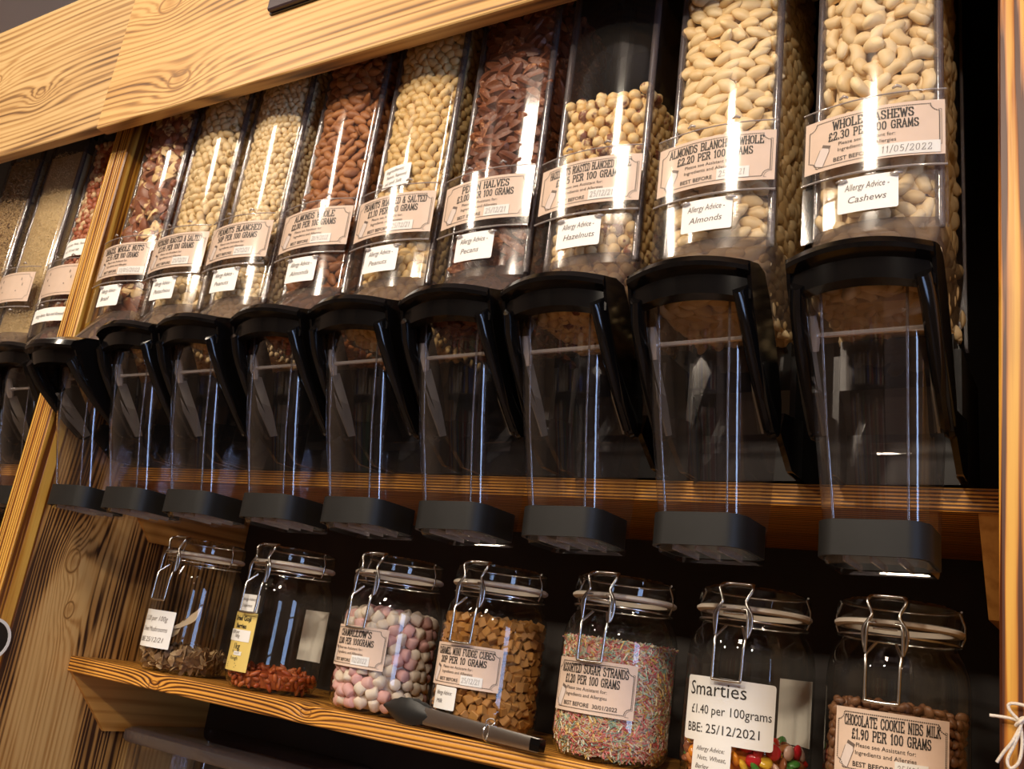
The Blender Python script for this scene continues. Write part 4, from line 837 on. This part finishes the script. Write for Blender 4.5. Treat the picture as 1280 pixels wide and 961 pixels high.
# ------------------------------------------------------------------ tongs on the lower shelf
A, B_ = Vector((-0.492, 0.156, LZ+0.0165)), Vector((-0.262, 0.1285, LZ+0.0085)); dirv = (B_-A).normalized()
tg = empty('serving_tongs', A); tag(tg, 'steel serving tongs with black silicone heads lying on the lower shelf', 'tongs')
tg.rotation_euler = (0, 0.034, math.atan2(dirv.y, dirv.x))
LEN = (B_-A).length
for s in (-1, 1):
    b = MB(); secs = []
    for i in range(15):                       # scalloped head blade
        t = i/14; wz = 0.0150*math.sin(min(1, t*1.6+0.12)*PI/2)*(1-0.45*max(0, t-0.55)/0.45)*(1+0.05*math.cos(t*34)); x = 0.078*t; yo = s*(0.002+0.0065*math.sin(t*PI*0.85)); cup = 0.004
        secs.append([(x, yo-s*0.0012, -wz), (x, yo+s*cup*0.5, -wz*0.5), (x, yo+s*cup*0.7, 0), (x, yo+s*cup*0.5, wz*0.5), (x, yo-s*0.0012, wz), (x, yo-s*0.0030, wz*0.6), (x, yo-s*0.0005, 0), (x, yo-s*0.0030, -wz*0.6)])
    hdp = b.loft(secs, caps=True).obj('head', SILI, tg, True, 60)
    secs = []
    for i in range(11):                       # channel-section steel arm
        t = i/10; x = 0.070+(LEN-0.070)*t; hz = 0.0092-0.0022*t; yo = s*(0.0072-0.0045*t); th = 0.0008
        secs.append([(x, yo-s*0.0042, -hz), (x, yo, -hz), (x, yo+s*0.0010, -hz*0.5), (x, yo+s*0.0010, hz*0.5), (x, yo, hz), (x, yo-s*0.0042, hz), (x, yo-s*0.0042, hz-th), (x, yo-s*th, hz-th), (x, yo-s*th, -hz+th), (x, yo-s*0.0042, -hz+th)])
    MB().loft(secs, caps=True).obj('arm', CHROME, tg, True, 30)
MB().tube([(LEN*0.70, 0.0105*math.cos(2*PI*k/24), 0.0095*math.sin(2*PI*k/24)) for k in range(24)], 0.0009, 6, True).tube([(LEN*0.70+0.006*math.cos(2*PI*k/16), 0.002*math.sin(2*PI*k/16)-0.0005, 0.0105+0.0035*math.sin(2*PI*k/16)) for k in range(16)], 0.0008, 6, True).obj('locking_ring', CHROME, tg, True, 60)
MB().prism_x([(-0.0045, -0.0062), (0.0045, -0.0062), (0.0055, 0), (0.0045, 0.0062), (-0.0045, 0.0062), (-0.0055, 0)], LEN-0.010, LEN+0.003).obj('end_cap', BLACK, tg)

# ------------------------------------------------------------------ bin on the shelf below, twine bow, round sign
sb_ = empty('storage_bin', (-0.86, 0.31, 0.722)); tag(sb_, 'large clear storage bin with lid on the shelf below the jars', 'bin')
def rr_(hw, hd, z, r=0.02):
    return [(sx_*(hw-r)+r*math.cos(a), sy_*(hd-r)+r*math.sin(a), z) for sx_, sy_, a0 in ((1, 1, 0), (-1, 1, 90), (-1, -1, 180), (1, -1, 270)) for a in [math.radians(a0+22.5*k) for k in range(5)]]
MB().loft([rr_(0.165, 0.078, 0.001), rr_(0.170, 0.082, 0.05), rr_(0.176, 0.086, 0.355)]).obj('body', CHUTE, sb_, True, 40)
MB().loft([rr_(0.160, 0.074, 0.004), rr_(0.166, 0.078, 0.27)], caps=True).obj('contents', plain('brown_bulk_food', (0.16, 0.075, 0.025), 0.7, noise=0.5, scale=90, bump=0.6), sb_)
MB().loft([rr_(0.181, 0.090, 0.352), rr_(0.184, 0.093, 0.356), rr_(0.184, 0.093, 0.368), rr_(0.176, 0.086, 0.373)], caps=True).obj('lid', EDGE, sb_, True, 40)
sb2 = empty('storage_bin', (-0.47, 0.31, 0.722)); tag(sb2, 'smaller dark storage bin beside the large clear bin below the jars', 'bin')
MB().loft([rr_(0.15, 0.078, 0.001), rr_(0.158, 0.086, 0.30)], caps=True).obj('body', DARKPL, sb2, True, 40)
MB().loft([rr_(0.164, 0.092, 0.30), rr_(0.164, 0.092, 0.315), rr_(0.155, 0.084, 0.32)], caps=True).obj('lid', DARKPL, sb2, True, 40)
bow = empty('twine_bow', (0.186, -0.003, 1.283)); tag(bow, 'pale cotton twine tied in a bow on the right post', 'twine')
def cord(pts, name): MB().tube(smoothpts(pts, 6), 0.0011, 8).obj(name, TWINE, bow, True, 60)
cord([(0.002, -0.001, 0.0), (-0.008, -0.002, 0.0015), (-0.019, -0.003, 0.0015)], 'loose_end')
cord([(0.0, -0.002, 0.0), (-0.006, -0.003, 0.006), (-0.007, -0.003, 0.0105), (-0.001, -0.003, 0.0115), (0.008, -0.003, 0.009), (0.004, -0.002, 0.002), (0.0, -0.002, 0.0)], 'loop')
cord([(0.001, -0.003, 0.001), (-0.001, -0.004, -0.008), (-0.004, -0.004, -0.016), (-0.008, -0.004, -0.026), (-0.006, -0.004, -0.031), (-0.001, -0.004, -0.026), (0.001, -0.003, -0.014), (0.0, -0.003, -0.002)], 'loop')
cord([(0.0, -0.002, -0.003), (-0.005, -0.005, -0.014), (-0.010, -0.004, -0.021), (-0.0145, -0.003, -0.0285)], 'loose_end')
cord([(-0.003, -0.002, -0.003), (0.0, -0.005, 0.0), (0.003, -0.002, 0.003), (0.0, 0.0, 0.002), (-0.003, -0.002, -0.003)], 'knot')
dsc = empty('round_sign', (PX1+0.0005, -0.0, 1.197)); tag(dsc, 'small dark round sign with a white rim on the dividing panel', 'sign')
dsc.location = (PX1+0.001, 0.004, 1.197); dsc.rotation_euler = (0, PI/2, 0)
MB().lathe([(0.0, 0.0), (0.026, 0.0), (0.026, 0.003), (0.0, 0.003)], 32).obj('face', DARKPL, dsc, True, 40)
MB().lathe([(0.026, 0.0), (0.030, 0.0), (0.030, 0.004), (0.026, 0.004), (0.026, 0.0)], 32).obj('rim', WHITE, dsc, True, 40)
